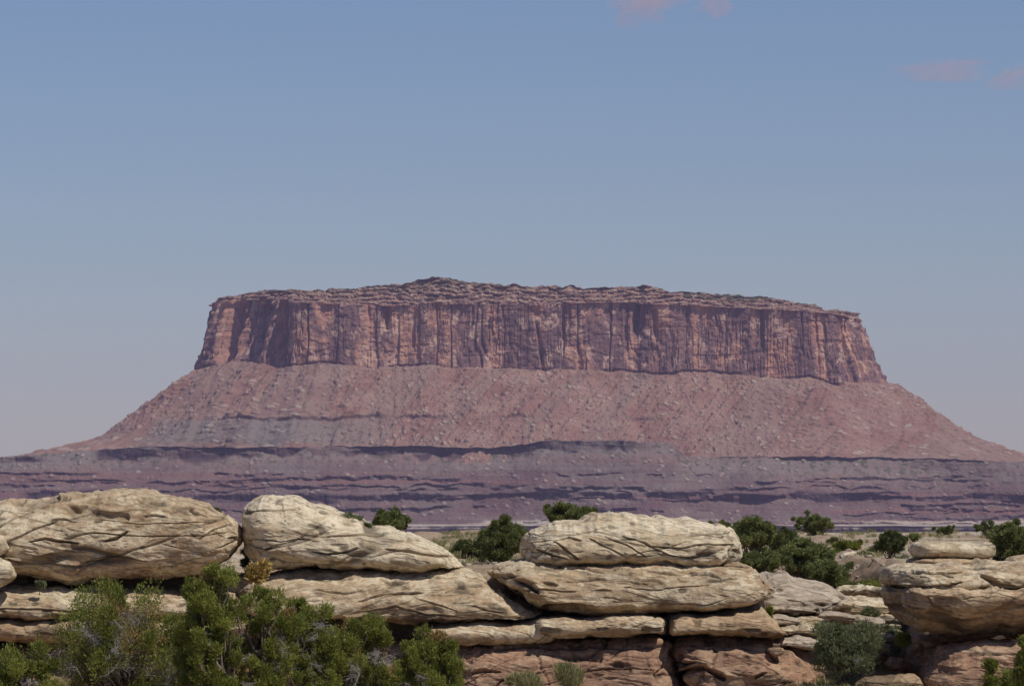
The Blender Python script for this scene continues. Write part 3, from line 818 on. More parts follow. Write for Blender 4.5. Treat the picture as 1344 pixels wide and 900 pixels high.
rock('ledge_slab', 'tan ledge slab rising to a blocky end, right part under the layered rock',
     [(869, 806), (878, 803), (920, 801), (950, 798), (975, 794), (998, 793), (1010, 808), (1022, 820), (1032, 828)], [(869, 830), (880, 832), (950, 833), (1010, 836), (1032, 832)],
     150.6, 4.1, M_TAN, b=.4, p=.5, q=.8, endr=.35, seed=11, group=G1, cat='rock slab', strata=.05, blocky=.05)
rock('layered_rock', 'big flat layered rock with holes at its left end under the pale dome',
     [(643, 748), (655, 740), (672, 736), (700, 733), (800, 733), (900, 734), (960, 736), (985, 744), (1000, 757), (1014, 766), (1018, 774)],
     [(643, 757), (660, 764), (690, 780), (710, 794), (730, 803), (780, 808), (850, 807), (940, 801), (985, 791), (1010, 782), (1018, 778)],
     151.0, 3.9, M_PALE, b=.26, p=.62, q=.95, lump=.12, strata=.09, crack=.12, pocket=.1, grooves=[(3.2, .35, [(645, 753), (652, 755)]), (3.2, .35, [(668, 755), (675, 756)]), (4.2, .5, [(678, 763), (692, 768), (706, 777)]), (1.8, .25, [(715, 765), (730, 767)]), (1.1, .12, [(783, 772), (803, 773)]), (1.3, .14, [(850, 750), (896, 753)]), (1.4, .16, [(904, 751), (930, 753), (945, 756)]), (1.0, .1, [(740, 760), (790, 758), (850, 762)]), (1.2, .12, [(730, 746), (760, 745), (790, 748)]), (.9, .1, [(820, 768), (870, 771), (930, 767)])], seed=12, group=G1, cat='rock slab', sfreq=1.15)
rock('sandstone_dome', 'smooth pale dome on top of the big layered rock',
     [(682, 704), (690, 697), (706, 690), (745, 681), (800, 674), (860, 677), (920, 683), (948, 688), (962, 697), (968, 708), (973, 718)],
     [(682, 736), (695, 743), (750, 744), (850, 744), (950, 744), (973, 738)],
     151.0, 2.9, M_PALE2, b=.28, p=.62, q=.9, lump=.12, strata=.08, crack=.12, pocket=.05, grooves=[(1.4, .16, [(734, 710), (746, 705), (762, 709)]), (1.3, .16, [(726, 712), (744, 723), (760, 733)]), (1.2, .14, [(704, 721), (722, 728), (748, 733)]), (1.0, .12, [(775, 706), (795, 717), (822, 733)]), (1.0, .12, [(796, 703), (822, 714), (848, 730)]), (1.1, .12, [(818, 702), (846, 712), (878, 728), (914, 737)]), (1.2, .14, [(858, 716), (896, 719), (930, 713), (958, 714)]), (1.0, .1, [(905, 701), (925, 699), (950, 702)]), (1.2, .14, [(962, 720), (972, 728)]), (.9, .08, [(690, 712), (715, 709), (735, 711)])], seed=13, group=G1, dip=.06)
rock('brown_stone', 'small brown knob at the right shoulder of the layered rock',
     [(935, 748), (948, 738), (968, 736), (985, 744), (990, 754)], [(935, 756), (955, 762), (975, 762), (990, 758)],
     148.9, .8, M_TAN, b=.4, seed=14, group=G1, lump=.08)
rock('red_block', 'wide rusty red rock block below the thin ledges, left of the diagonal joint',
     [(575, 844), (590, 836), (700, 833), (800, 831), (860, 831), (878, 838), (892, 870), (905, 905)], [(575, 935), (650, 945), (800, 945), (905, 940)],
     149.6, 3.3, M_RED, b=.12, p=.55, q=.8, grooves=[(1.8, .25, [(616, 880), (636, 878), (657, 880)]), (1.6, .2, [(652, 899), (660, 891), (670, 889)]), (1.2, .15, [(700, 860), (740, 856), (790, 861)]), (2.0, .25, [(838, 846), (850, 852), (866, 849)]), (1.2, .15, [(760, 880), (800, 874), (860, 878)])], seed=15, cat='rock block', lump=.18, strata=.12, blocky=.22, crack=.12, pocket=.12)
rock('red_block', 'rusty brown rock block right of the diagonal joint, undercut at its left foot',
     [(876, 854), (884, 838), (910, 831), (960, 833), (990, 836), (1030, 850), (1060, 872), (1085, 895)], [(876, 868), (890, 880), (905, 905), (940, 940), (1085, 930)],
     149.2, 3.0, M_RED, b=.35, p=.6, q=.8, grooves=[(2.4, .35, [(882, 868), (896, 872), (912, 870)]), (4.5, .5, [(888, 884), (922, 876), (950, 888)]), (2.2, .3, [(993, 888), (1004, 883)]), (1.2, .15, [(920, 850), (960, 846), (985, 850)])], seed=16, cat='rock block', lump=.2, strata=.1, blocky=.25, crack=.1, pocket=.14)
rock('red_block', 'low reddish shelf block between the rusty blocks and the grey-green bush',
     [(985, 850), (1000, 838), (1040, 842), (1090, 846), (1110, 856)], [(985, 900), (1040, 905), (1110, 900)],
     151.5, 2.4, M_RED, b=.2, p=.6, seed=17, cat='rock block', lump=.1, blocky=.12)
rock('small_stone', 'fist-like round red stone lodged under the end of the tan ledge',
     [(1006, 852), (1014, 842), (1024, 842), (1030, 852)], [(1006, 856), (1018, 862), (1030, 858)],
     146.9, .3, M_RED, b=.5, seed=18, cat='stone', lump=.03, strata=.01)
# the gully of pale broken slabs right of the layered rock
G2 = 'pale slabs stepping down the gully'
rock('grey_outcrop', 'grey sloping outcrop right behind the end of the layered rock',
     [(965, 765), (985, 750), (1030, 746), (1062, 757), (1090, 765), (1100, 775), (1118, 790)], [(965, 800), (1000, 802), (1060, 802), (1118, 796)],
     157.0, 3.4, M_GREY, b=.18, p=.8, seed=19, group=G2, cat='outcrop', lump=.15, strata=.09)
gul = [
    ((1010, 1068, 792, 806), 154.5, 'pale slab just under the grey sloping outcrop'),
    ((1050, 1112, 782, 796), 156.0, 'slab with a rounded right end under the lower tip of the grey outcrop'),
    ((1012, 1042, 806, 818), 153.0, 'small white oval stone nearest the end of the tan ledge'),
    ((1032, 1074, 803, 820), 153.6, 'tilted pale stone right of the white oval stone'),
    ((1066, 1118, 800, 816), 154.2, 'cracked pale slab above the grey-green bush'),
    ((1020, 1088, 819, 832), 152.2, 'long greyish slab at middle height of the gully'),
    ((1018, 1078, 834, 848), 151.2, 'lowest pale slab in the gully left of the grey-green bush'),
    ((1100, 1170, 786, 806), 158.0, 'large pale slab between the gully shrubs and the overhanging rock'),
    ((1112, 1150, 808, 822), 155.0, 'small pale slab behind the top of the grey-green bush'),
    ((1148, 1180, 800, 820), 157.0, 'pale stone against the overhanging rock in the gully'),
    ((1120, 1185, 826, 842), 153.0, 'low pale slab right of the grey-green bush'),
    ((1098, 1150, 768, 780), 166.0, 'flat slab with a shadowed edge high in the gully'),
    ((1100, 1172, 742, 756), 185.0, 'long flat plateau slab below the upright dark juniper'),
    ((1112, 1165, 728, 739), 200.0, 'smooth low slab on the plateau behind the dead juniper trunk'),
]
for i, ((x0, x1, y0, y1), D, lab) in enumerate(gul):
    r = random.Random(i); x0 -= 5 + 4 * r.random(); x1 += 5 + 5 * r.random(); y1 += 2
    w = x1 - x0
    rock('pale_slab', lab, [(x0, (y0 * .7 + y1 * .3)), (x0 + w * .12, y0 + 1), (x0 + w * (.3 + .3 * r.random()), y0 - 1), (x0 + w * .85, y0 + 3), (x1, (y0 * .6 + y1 * .4))],
         [(x0, (y0 + y1) / 2 + 3), (x0 + w * .15, y1), (x0 + w * .8, y1 + 1), (x1, (y0 + y1) / 2 + 3)],
         D, min(2.2, w * .028), (M_GREY, M_PALE2)[i % 2], b=.55, p=.4, q=.5, pb=.35, endr=.12, seed=30 + i, group=G2, cat='rock slab', lump=.12, strata=.06, blocky=.16, pocket=0, crack=.1)
for i, (x0, x1, yt, yb, D, lab) in enumerate([
    (1130, 1160, 852, 866, 150.0, 'red rubble stone nearest the grey-green bush'),
    (1150, 1185, 842, 858, 151.0, 'red rubble stone topmost beside the dark pedestal'),
    (1160, 1190, 860, 876, 149.4, 'red rubble stone lowest beside the dark pedestal')]):
    w = x1 - x0
    rock('red_stone', lab, [(x0, (yt + yb) / 2), (x0 + w * .3, yt), (x0 + w * .8, yt + 3), (x1, (yt + yb) / 2)], [(x0, yb - 4), (x0 + w * .4, yb + 3), (x1, yb - 3)],
         D, .6, M_RED, b=.4, seed=60 + i, group='red rubble by the pedestal', cat='stone', lump=.08, blocky=.1)
# right hand outcrop
G3 = 'right hand mushroom outcrop'
rock('overhanging_rock', 'broad overhanging rock slab with a blunt left nose, top tier of the right outcrop',
     [(1157, 757), (1163, 747), (1180, 740), (1215, 736), (1280, 735), (1344, 738), (1400, 742), (1440, 760)],
     [(1157, 770), (1180, 775), (1230, 774), (1300, 776), (1400, 780), (1440, 775)],
     147.0, 3.3, M_PALE, b=.3, p=.62, q=.9, grooves=[(1.6, .2, [(1174, 768), (1200, 770), (1230, 768), (1262, 764)]), (1.2, .12, [(1236, 753), (1244, 756), (1252, 757)]), (3.0, .22, [(1288, 757), (1308, 766), (1334, 770)]), (1.4, .14, [(1200, 748), (1225, 754), (1262, 750)]), (1.0, .1, [(1270, 745), (1300, 747), (1330, 744)])], seed=70, group=G3, cat='rock slab', lump=.12, strata=.09, dip=.05, crack=.12)
rock('overhanging_rock', 'tan lower tier of the right outcrop, its underside cutting back over the shadowed pedestal',
     [(1158, 770), (1168, 763), (1200, 762), (1260, 762), (1344, 764), (1440, 768)],
     [(1158, 784), (1170, 800), (1186, 815), (1203, 829), (1260, 832), (1344, 832), (1440, 830)],
     147.0, 4.1, M_TAN, b=.78, p=.6, q=.95, pb=1.15, grooves=[(1.4, .18, [(1296, 812), (1315, 811), (1332, 813)]), (1.0, .1, [(1175, 790), (1200, 797), (1225, 800)]), (1.2, .14, [(1215, 783), (1225, 798), (1262, 806)])], seed=71, group=G3, cat='rock slab', lump=.1, strata=.08, pocket=.1)
rock('oval_slab', 'smooth pale oval slab set into the face of the right outcrop',
     [(1242, 784), (1252, 775), (1285, 773), (1305, 776), (1316, 784)], [(1242, 787), (1258, 792), (1290, 794), (1316, 789)],
     143.7, .45, M_PALE2, b=.5, seed=72, group=G3, cat='rock slab', lump=.03, strata=.02, crack=.02, pocket=0)
rock('rock_pedestal', 'dark shadowed pedestal under the overhang of the right outcrop',
     [(1190, 832), (1200, 825), (1300, 824), (1440, 824)], [(1190, 892), (1230, 905), (1300, 930), (1440, 930)],
     150.8, 2.2, M_RED, b=.4, p=.6, seed=73, group=G3, cat='rock', lump=.15, strata=.08)
rock('red_boulder', 'rusty red boulder in front of the shadowed pedestal',
     [(1208, 888), (1214, 868), (1232, 852), (1262, 842), (1300, 837), (1350, 836), (1420, 850)], [(1208, 895), (1230, 912), (1300, 920), (1420, 915)],
     144.8, 1.9, M_RED, b=.35, p=.7, seed=74, group=G3, cat='boulder', lump=.2, strata=.08, blocky=.15)
rock('small_stone', 'small yellowish flat stone on top of the rusty red boulder',
     [(1300, 836), (1308, 831), (1316, 832), (1321, 836)], [(1300, 838), (1310, 840), (1321, 838)],
     143.9, .2, M_TAN, b=.5, seed=75, cat='stone', lump=.02, strata=.01, res=.02)
rock('flat_slab', 'low flat tan slab on the ground below the rusty red boulder',
     [(1122, 894), (1135, 886), (1170, 883), (1200, 884), (1212, 894)], [(1122, 900), (1150, 910), (1212, 905)],
     143.5, 1.3, M_TAN, b=.5, seed=76, cat='rock slab', lump=.07, blocky=.06)
rock('cap_slab', 'light loaf-shaped slab balanced on top of the right outcrop',
     [(1194, 716), (1198, 711), (1215, 709), (1260, 709), (1298, 711), (1306, 715)], [(1194, 726), (1205, 731), (1250, 732), (1290, 734), (1306, 730)],
     149.0, 1.5, M_PALE2, b=.45, p=.55, q=.75, seed=77, group=G3, cat='rock slab', lump=.04, strata=.025, crack=.02, pocket=0)
rock('thin_slab', 'thin tan slab under the loaf-shaped cap slab',
     [(1190, 735), (1205, 731), (1280, 732), (1310, 735)], [(1190, 739), (1250, 742), (1310, 740)],
     149.0, 1.7, M_TAN, b=.5, seed=78, group=G3, cat='rock slab', lump=.04, strata=.02)
rock('rounded_stone', 'rounded pale rock at the right edge behind the outcrop top',
     [(1316, 740), (1325, 729), (1350, 724), (1400, 726), (1420, 740)], [(1316, 744), (1350, 750), (1420, 748)],
     150.5, 1.4, M_PALE, b=.4, seed=79, group=G3, lump=.07)
rock('grey_outcrop', 'dark rounded rock glimpsed in the narrow cleft between the two big boulders',
     [(270, 742), (285, 728), (308, 722), (325, 728), (335, 742)], [(270, 768), (300, 772), (335, 768)],
     155.5, 2.0, M_GREY, b=.3, seed=80, cat='outcrop', lump=.1)
# long plateau outcrops on the rim
for i, (x0, x1, yt, yb, D, lab) in enumerate([
    (1000, 1130, 698, 714, 300.0, 'long low slickrock swell on the plateau rim behind the junipers'),
    (1120, 1210, 699, 712, 292.0, 'slickrock swell on the plateau rim left of the loaf-shaped slab'),
    (1190, 1420, 698, 713, 304.0, 'slickrock swell on the plateau rim behind the loaf-shaped slab'),
    (1060, 1200, 716, 728, 235.0, 'low bare rock shelf on the plateau between the small junipers')]):
    w = x1 - x0
    rock('slickrock_swell', lab, [(x0, yb - 5), (x0 + w * .15, yt + 2), (x0 + w * .5, yt), (x0 + w * .85, yt + 2), (x1, yb - 5)],
         [(x0, yb - 2), (x0 + w * .2, yb + 3), (x0 + w * .8, yb + 3), (x1, yb - 2)], D, 4.0, M_GREY, b=.3, p=.8, seed=90 + i, res=.06,
         group='slickrock on the plateau rim', cat='outcrop', lump=.15, strata=.08)

# ------------------------------------------------------------------ plants
def leaf_mat(name, stops, trans=.25):
    t = NT(name, .7)
    a = t.attr('tint')
    n = t.noise(t.pos, 1.7, 3, .6)
    f = t.math('ADD', t.math('MULTIPLY', a, .7), t.math('MULTIPLY', n, .3))
    c = t.ramp(f, stops)
    t.col(c)
    tr = t.n.new('ShaderNodeBsdfTranslucent'); t.l.new(c, tr.inputs[0])
    mx = t.n.new('ShaderNodeMixShader'); mx.inputs[0].default_value = trans
    t.l.new(t.b.outputs[0], mx.inputs[1]); t.l.new(tr.outputs[0], mx.inputs[2]); t.l.new(mx.outputs[0], t.out.inputs['Surface'])
    return t.m
M_JUN = leaf_mat('juniper_green', [(.15, (.075, .085, .02)), (.5, (.165, .185, .038)), (.85, (.37, .385, .09))], .35)
M_DARK = leaf_mat('pinyon_green', [(.15, (.075, .09, .03)), (.5, (.155, .175, .06)), (.85, (.29, .31, .11))], .4)
M_OLIVE = leaf_mat('olive_green', [(.15, (.06, .07, .025)), (.5, (.10, .12, .04)), (.85, (.17, .18, .07))])
M_SAGE = leaf_mat('sage_green', [(.15, (.09, .105, .045)), (.5, (.165, .18, .085)), (.85, (.28, .29, .16))], .35)
M_BROWN = leaf_mat('dead_needles', [(.15, (.16, .09, .03)), (.5, (.27, .17, .06)), (.85, (.38, .27, .11))])
M_GOLD = leaf_mat('yellow_leaves', [(.15, (.22, .13, .04)), (.5, (.36, .24, .07)), (.85, (.5, .37, .13))])
M_GRASS = leaf_mat('dry_grass', [(.15, (.14, .15, .05)), (.5, (.25, .24, .10)), (.85, (.42, .38, .2))])
def bark(name, a, b_):
    t = NT(name, .95); n = t.noise(t.scaled(t.pos, 30, 30, 6), 1.0, 5, .7)
    t.col(t.ramp(n, [(.35, a), (.65, b_)])); t.bump(n, .6, .02); return t.m
M_BARK = bark('juniper_bark', (.10, .075, .055), (.24, .19, .15))
M_DEAD = bark('weathered_wood', (.22, .19, .17), (.45, .42, .39))

def tube(P, R, k=5):
    P = np.asarray(P, float); n = len(P)
    T = np.gradient(P, axis=0); T /= np.linalg.norm(T, axis=1)[:, None] + 1e-9
    up = np.tile([0.0, 0.0, 1.0], (n, 1)); up[np.abs(T[:, 2]) > .9] = (1, 0, 0)
    A = np.cross(T, up); A /= np.linalg.norm(A, axis=1)[:, None] + 1e-9
    B = np.cross(T, A)
    ang = np.linspace(0, 2 * math.pi, k, endpoint=False)
    V = P[:, None] + np.asarray(R)[:, None, None] * (A[:, None] * np.cos(ang)[None, :, None] + B[:, None] * np.sin(ang)[None, :, None])
    return V.reshape(-1, 3), grid_faces(n, k, wrap_v=True)

class Geo:
    def __init__(s): s.v = []; s.f = []; s.n = 0
    def add(s, v, f): s.v.append(v); s.f.append(f + s.n); s.n += len(v)
    def build(s, name, mat, parent, **k):
        return mesh_obj(name, np.vstack(s.v), np.vstack(s.f), mat, parent, **k)

def leaves(r, centers, radii, per, length, width, up=.35, flat=.8, shell=.55):
    """leaf blades spread through clumps; returns verts, faces, tint"""
    n = len(centers) * per
    c = np.repeat(centers, per, 0); rad = np.repeat(radii, per)
    d = r.normal(size=(n, 3)); d /= np.linalg.norm(d, axis=1)[:, None]
    rr = (shell + (1 - shell) * r.random(n)) ** 1.0 * (1 + .25 * r.normal(size=n) * .5)
    # uneven clump surface
    bump = .5 + 1.0 * vn(d[:, 0] * 2.2 + c[:, 0] * 3, d[:, 1] * 2.2 + c[:, 1] * 3, d[:, 2] * 2.2 + c[:, 2] * 3)
    p = c + d * (rad * rr * bump)[:, None] * np.array([1, 1, flat])
    ax = d * .8 + r.normal(size=(n, 3)) * .55 + np.array([0, 0, up])
    ax /= np.linalg.norm(ax, axis=1)[:, None]
    sd = np.cross(ax, r.normal(size=(n, 3))); sd /= np.linalg.norm(sd, axis=1)[:, None] + 1e-9
    L = length * (.6 + .8 * r.random(n))[:, None]; Wd = width * (.6 + .8 * r.random(n))[:, None]
    v0 = p - sd * Wd * .5; v1 = p + sd * Wd * .5; v2 = p + ax * L + sd * Wd * .35; v3 = p + ax * L - sd * Wd * .35
    V = np.stack([v0, v1, v2, v3], 1).reshape(-1, 3)
    Fc = np.arange(n * 4).reshape(n, 4)
    ct = np.repeat(r.random(len(centers)), per)
    tint = np.clip(.25 + .35 * ct + .4 * r.random(n), 0, 1)
    return V, Fc, np.repeat(tint, 4)

def limb_path(r, a, b, bend=.18, n=6):
    a = np.asarray(a, float); b = np.asarray(b, float)
    t = np.linspace(0, 1, n)[:, None]
    L = np.linalg.norm(b - a)
    P = a + (b - a) * t
    w = r.normal(size=(n, 3)) * bend * L * .4
    w[0] = 0; w[-1] = 0
    P = P + w * np.sin(t * math.pi)
    P[:, 2] -= .12 * L * np.sin(t[:, 0] * math.pi)
    return P

def twigs(geo, r, start, direction, length, rad, depth):
    d = direction / (np.linalg.norm(direction) + 1e-9)
    n = 5; P = [start]
    for i in range(n - 1):
        d = d + r.normal(size=3) * .38; d /= np.linalg.norm(d)
        P.append(P[-1] + d * length / (n - 1))
    P = np.array(P)
    geo.add(*tube(P, np.linspace(rad, rad * .45, n), 4))
    if depth > 0:
        for i in range(1, n):
            for _ in range(2 if depth > 1 else 1):
                if r.random() < .75:
                    nd = d + r.normal(size=3) * .9
                    twigs(geo, r, P[i], nd, length * (.45 + .3 * r.random()), rad * .55, depth - 1)

def tree(name, label, cat, px, D, y_top, w_px, y_bot, mat, seed, clumps=26, per=420, leaf=(.10, .035), group=None, dead=0,
         brown=0, shape=1.0, radius=.30, lean=0.0, low=.0, up=.35, base=None, flat=.8, outl=0.0, skew=0.0, dead_len=.9, holes=0.0, trunk_r=None):
    r = np.random.default_rng(seed)
    s = D / F
    x = (px - 672) * s
    zt = CZ + (HOR - y_top) * s; zb_c = CZ + (HOR - y_bot) * s
    g = gz(x, D) if base is None else base
    g = min(g, zb_c + .05) if base is None else base
    w = w_px * s; h = zt - zb_c
    root = empty(name, (x, D, g))
    tag(root, label, cat, group)
    # clump centres in an uneven ellipsoid
    C = []; R = []
    rad0 = radius * min(w, h * 1.2)
    tries = 0
    while len(C) < clumps and tries < 4000:
        tries += 1
        d = r.normal(size=3); d /= np.linalg.norm(d)
        k = r.random() ** .4
        out_l = r.random() < outl
        if out_l: k = 1.12 + .22 * r.random()
        a = w / 2 - rad0 * .75; c_ = max(h / 2 - rad0 * .65, .02)
        p = np.array([d[0] * k * a, d[1] * k * a * .9, d[2] * k * c_])
        if p[2] < 0: p[:2] *= shape
        p = p + [x + skew * w * (p[2] / h), D, (zt + zb_c) / 2]
        rad = rad0 * (.5 + .75 * r.random()) * (.55 if out_l else 1)
        if C and min(np.linalg.norm(np.array(C) - p, axis=1)) < rad * (.55 + holes): continue
        C.append(p); R.append(rad)
    C = np.array(C); R = np.array(R)
    # trunk and limbs
    T = Geo()
    tr = trunk_r or max(.05, .035 * w + .02)
    top = np.array([x + lean * w, D, zb_c + h * .62])
    tp = limb_path(r, (x, D, g - .1), top, .12, 7)
    T.add(*tube(tp, np.linspace(tr, tr * .4, 7), 7))
    for c in C[::1]:
        i = int(np.clip((c[2] - h * .35 - tp[0, 2]) / (tp[-1, 2] - tp[0, 2] + 1e-6) * 6, 0, 5))
        T.add(*tube(limb_path(r, tp[i], c, .2), np.linspace(tr * .35, tr * .10, 6), 5))
    T.build('trunk', M_BARK, root)
    nb = int(len(C) * brown)
    idx = r.permutation(len(C)); bi, gi = idx[:nb], idx[nb:]
    v, f, t_ = leaves(r, C[gi], R[gi], per, leaf[0], leaf[1], up, flat)
    mesh_obj('crown', v, f, mat, root, smooth=False, attrs={'tint': t_})
    if nb:
        v, f, t_ = leaves(r, C[bi], R[bi], int(per * .55), leaf[0], leaf[1], up, flat)
        o = mesh_obj('dead_foliage', v, f, M_BROWN, root, smooth=False, attrs={'tint': t_})
        tag(o, 'brown dead foliage')
    if dead:
        for _ in range(min(dead, 95)):
            c = C[r.integers(len(C))]
            st = c * .75 + np.array([x, D, zb_c + h * .3]) * .25 + r.normal(size=3) * w * .06
            st[1] -= w * .22 * r.random()
            dr = r.normal(size=3) * [1, .7, .5] + [0, -.35, .25]
            Gd = Geo()
            twigs(Gd, r, st, dr, w * dead_len * (.10 + .14 * r.random()), .006 + .008 * r.random(), 3)
            Gd.build('dead_branch', M_DEAD, root)
    return root

# background junipers and pinyons
BG = 'dark evergreens on the plateau'
def bgtree(*a, **k):
    k.setdefault('outl', .12)
    k.setdefault('group', BG); k.setdefault('leaf', (.10, .034)); k['per'] = int(k.get('per', 200) * 1.7); k['clumps'] = int(k.get('clumps', 30) * 1.7); k.setdefault('radius', .125)
    return tree('pinyon_tree', a[0], 'tree', *a[1:], **k)
bgtree('round dark evergreen just behind the sloping back of the wedge-shaped boulder', 512, 178, 667, 54, 699, M_DARK, 101)
bgtree('loose spreading evergreen peeping over the crest of the pale dome', 748, 172, 657, 62, 692, M_DARK, 102, holes=.25)
bgtree('big dark evergreen in the gap left of the pale dome', 656, 172, 680, 76, 742, M_DARK, 103, clumps=44, per=320)
bgtree('olive green juniper left of the big dark evergreen in the gap', 612, 185, 706, 46, 740, M_OLIVE, 104)
bgtree('tall dark evergreen just right of the pale dome', 986, 190, 674, 74, 726, M_DARK, 105, clumps=40, per=320)
bgtree('tiny evergreen tip over the right shoulder of the pale dome', 944, 200, 682, 26, 705, M_DARK, 106, clumps=12)
bgtree('isolated dark evergreen on the plateau rim against the terraces', 1071, 292, 671, 54, 700, M_DARK, 107, holes=.15)
bgtree('lighter olive juniper right of the tall dark evergreen', 1030, 205, 693, 48, 728, M_OLIVE, 108, holes=.15)
bgtree('low dark juniper hugging the shoulder right of the dome', 1000, 170, 719, 62, 752, M_DARK, 109)
bgtree('wide dark juniper at the middle of the thicket', 1056, 172, 706, 88, 762, M_DARK, 110, clumps=44, per=320)
bgtree('lowest dark juniper of the thicket above the grey outcrop', 1086, 166, 728, 62, 784, M_DARK, 111, clumps=36)
bgtree('upright juniper standing alone right of the thicket', 1113, 212, 702, 38, 744, M_JUN, 112)
t9 = bgtree('small juniper with a bare dark twisted trunk by the overhanging rock', 1169, 188, 696, 40, 727, M_OLIVE, 113, holes=.2, trunk_r=.10, dead=8)
bgtree('small round bush on the plateau rim above the loaf-shaped slab', 1240, 300, 686, 28, 702, M_DARK, 114, clumps=12)
bgtree('dark tall evergreen at the right edge beside the loaf-shaped slab', 1330, 160, 684, 62, 742, M_DARK, 115, clumps=40, per=320)
bgtree('low evergreen left of the dark one at the right edge', 1299, 270, 684, 34, 702, M_DARK, 116, clumps=14)

def shrub(label, px, D, y_top, w_px, y_bot, mat, seed, name='shrub', **k):
    k.setdefault('clumps', 12); k.setdefault('per', 130); k.setdefault('leaf', (.09, .03)); k.setdefault('radius', .24); k.setdefault('trunk_r', .02)
    s = D / F
    k.setdefault('base', CZ + (HOR - y_bot) * s - .12)
    return tree(name, label, 'shrub', px, D, y_top, w_px, y_bot, mat, seed, **k)
shrub('large grey-green bush in the gully below the pale slabs', 1110, 144.5, 806, 120, 895, M_SAGE, 201, clumps=60, per=460, leaf=(.10, .025), radius=.14, dead=5, trunk_r=.05, dead_len=.5, up=.9)
shrub('green shrub in the gully between the thicket and the overhanging rock', 1142, 168, 757, 44, 786, M_JUN, 202, clumps=18)
shrub('shrub left of the green one, at the foot of the thicket', 1118, 166, 763, 26, 786, M_OLIVE, 203)
shrub('small dark shrub among the pale gully slabs', 1140, 155, 796, 30, 812, M_SAGE, 204)
shrub('thin twiggy shrub in the gully under the overhanging rock', 1168, 152, 815, 38, 842, M_SAGE, 205, dead=5, clumps=10, holes=.3)
shrub('low shrub at the right foot of the large grey-green bush', 1185, 148, 828, 24, 850, M_JUN, 206)
shrub('small sage clump below the upright juniper', 1138, 195, 722, 28, 742, M_OLIVE, 207)
shrub('tiny dark shrub on the wedge-shaped boulder, left one of three', 433, 149.6, 673, 14, 682, M_JUN, 208, clumps=6)
shrub('largest of three shrubs on the back of the wedge-shaped boulder', 459, 149.7, 672, 34, 688, M_SAGE, 209, clumps=12, dead=3, holes=.2)
shrub('lowest and smallest of three shrubs on the wedge-shaped boulder', 481, 149.8, 687, 12, 694, M_OLIVE, 210, clumps=5)
shrub('tiny yellowish tuft near the top of the wedge-shaped boulder', 359, 149.2, 658, 11, 664, M_GRASS, 211, clumps=5)
shrub('small bluish plant at the dark undercut of the largest boulder', 52, 147.3, 762, 14, 772, M_SAGE, 212, clumps=6)
shrub('small green plant on the pale dome, left of a browner one', 845, 149.4, 697, 15, 704, M_JUN, 213, clumps=6)
shrub('small olive plant on the pale dome, right of the green one', 866, 149.4, 698, 17, 706, M_OLIVE, 214, clumps=7)
shrub('flat dry tuft on the right of the pale dome', 902, 149.0, 704, 20, 709, M_GRASS, 215, clumps=5)
shrub('small green plant beside the oval slab of the right outcrop', 1240, 144.0, 770, 17, 784, M_JUN, 216, clumps=7)
shrub('yellow-leaved shrub in front of the cleft between the big boulders', 338, 128.0, 733, 36, 766, M_GOLD, 217, clumps=18, per=120, radius=.2, leaf=(.10, .06), trunk_r=.02)
shrub('grey-green shrub deep in the cleft between the big boulders', 322, 153, 716, 14, 745, M_SAGE, 218, clumps=8)
shrub('tiny plant on the right shoulder of the largest boulder', 287, 151.2, 667, 14, 675, M_SAGE, 219, clumps=5)
shrub('pale green grassy shrub at the foot of the wide red block', 745, 142, 872, 46, 905, M_GRASS, 220, clumps=16, per=220, up=1.6, leaf=(.22, .018))
shrub('wispy pale shrub left of the grassy one below the red block', 690, 142.5, 884, 56, 910, M_GRASS, 221, clumps=12, per=160, up=1.6, leaf=(.22, .018))
shrub('low sage shrub on the grass gap left of the big dark evergreen', 634, 200, 712, 24, 724, M_SAGE, 222)
shrub('low olive shrub on the plateau just right of the upright juniper', 1150, 205, 716, 26, 730, M_OLIVE, 240, outl=.1)
shrub('dark low shrub at the right foot of the upright juniper', 1126, 205, 728, 22, 744, M_JUN, 241, outl=.1)
shrub('grey brush by the foot of the bare dark twisted trunk', 1182, 175, 728, 26, 744, M_SAGE, 242, outl=.1, dead=3)
shrub('low olive brush at the top of the gully, left of its flat slab', 1092, 188, 742, 30, 758, M_OLIVE, 243, outl=.1)
shrub('low green bush between the isolated rim evergreen and the upright juniper', 1095, 250, 704, 20, 716, M_OLIVE, 245, outl=.1)
shrub('small grey brush on the bare shelf left of the dark twisted trunk', 1148, 225, 716, 16, 725, M_SAGE, 246, outl=.1)
shrub('green brush at the foot of the overhanging nose of the right outcrop', 1158, 165, 772, 26, 790, M_OLIVE, 247, outl=.1)
shrub('thin sprig in the rubble below the overhanging nose', 1176, 150, 846, 16, 862, M_SAGE, 248, outl=.1)
shrub('small green plant in the crack at the end of the tan ledge', 1010, 150.5, 796, 9, 812, M_JUN, 249)
shrub('small bush on the rim left of the loaf-shaped slab', 1200, 240, 700, 18, 711, M_DARK, 244, outl=.1)
# right hand foreground junipers (bright, near)
shrub('bright green juniper spire in front of the rusty red boulder', 1301, 96, 852, 22, 935, M_JUN, 230, name='juniper_bush', clumps=26, per=260, leaf=(.06, .018), radius=.36, up=.9, base=gz(10.8, 96), trunk_r=.03)
shrub('bright green juniper bush cut by the right edge of the view', 1345, 92, 832, 40, 940, M_JUN, 231, name='juniper_bush', clumps=36, per=300, leaf=(.06, .018), radius=.26, up=.9, base=gz(11, 92), trunk_r=.04)
shrub('low juniper sprig between the two bright green ones at right', 1322, 94, 872, 18, 935, M_JUN, 232, name='juniper_bush', clumps=16, per=240, leaf=(.06, .018), radius=.36, up=.9, base=gz(10.9, 94), trunk_r=.03)

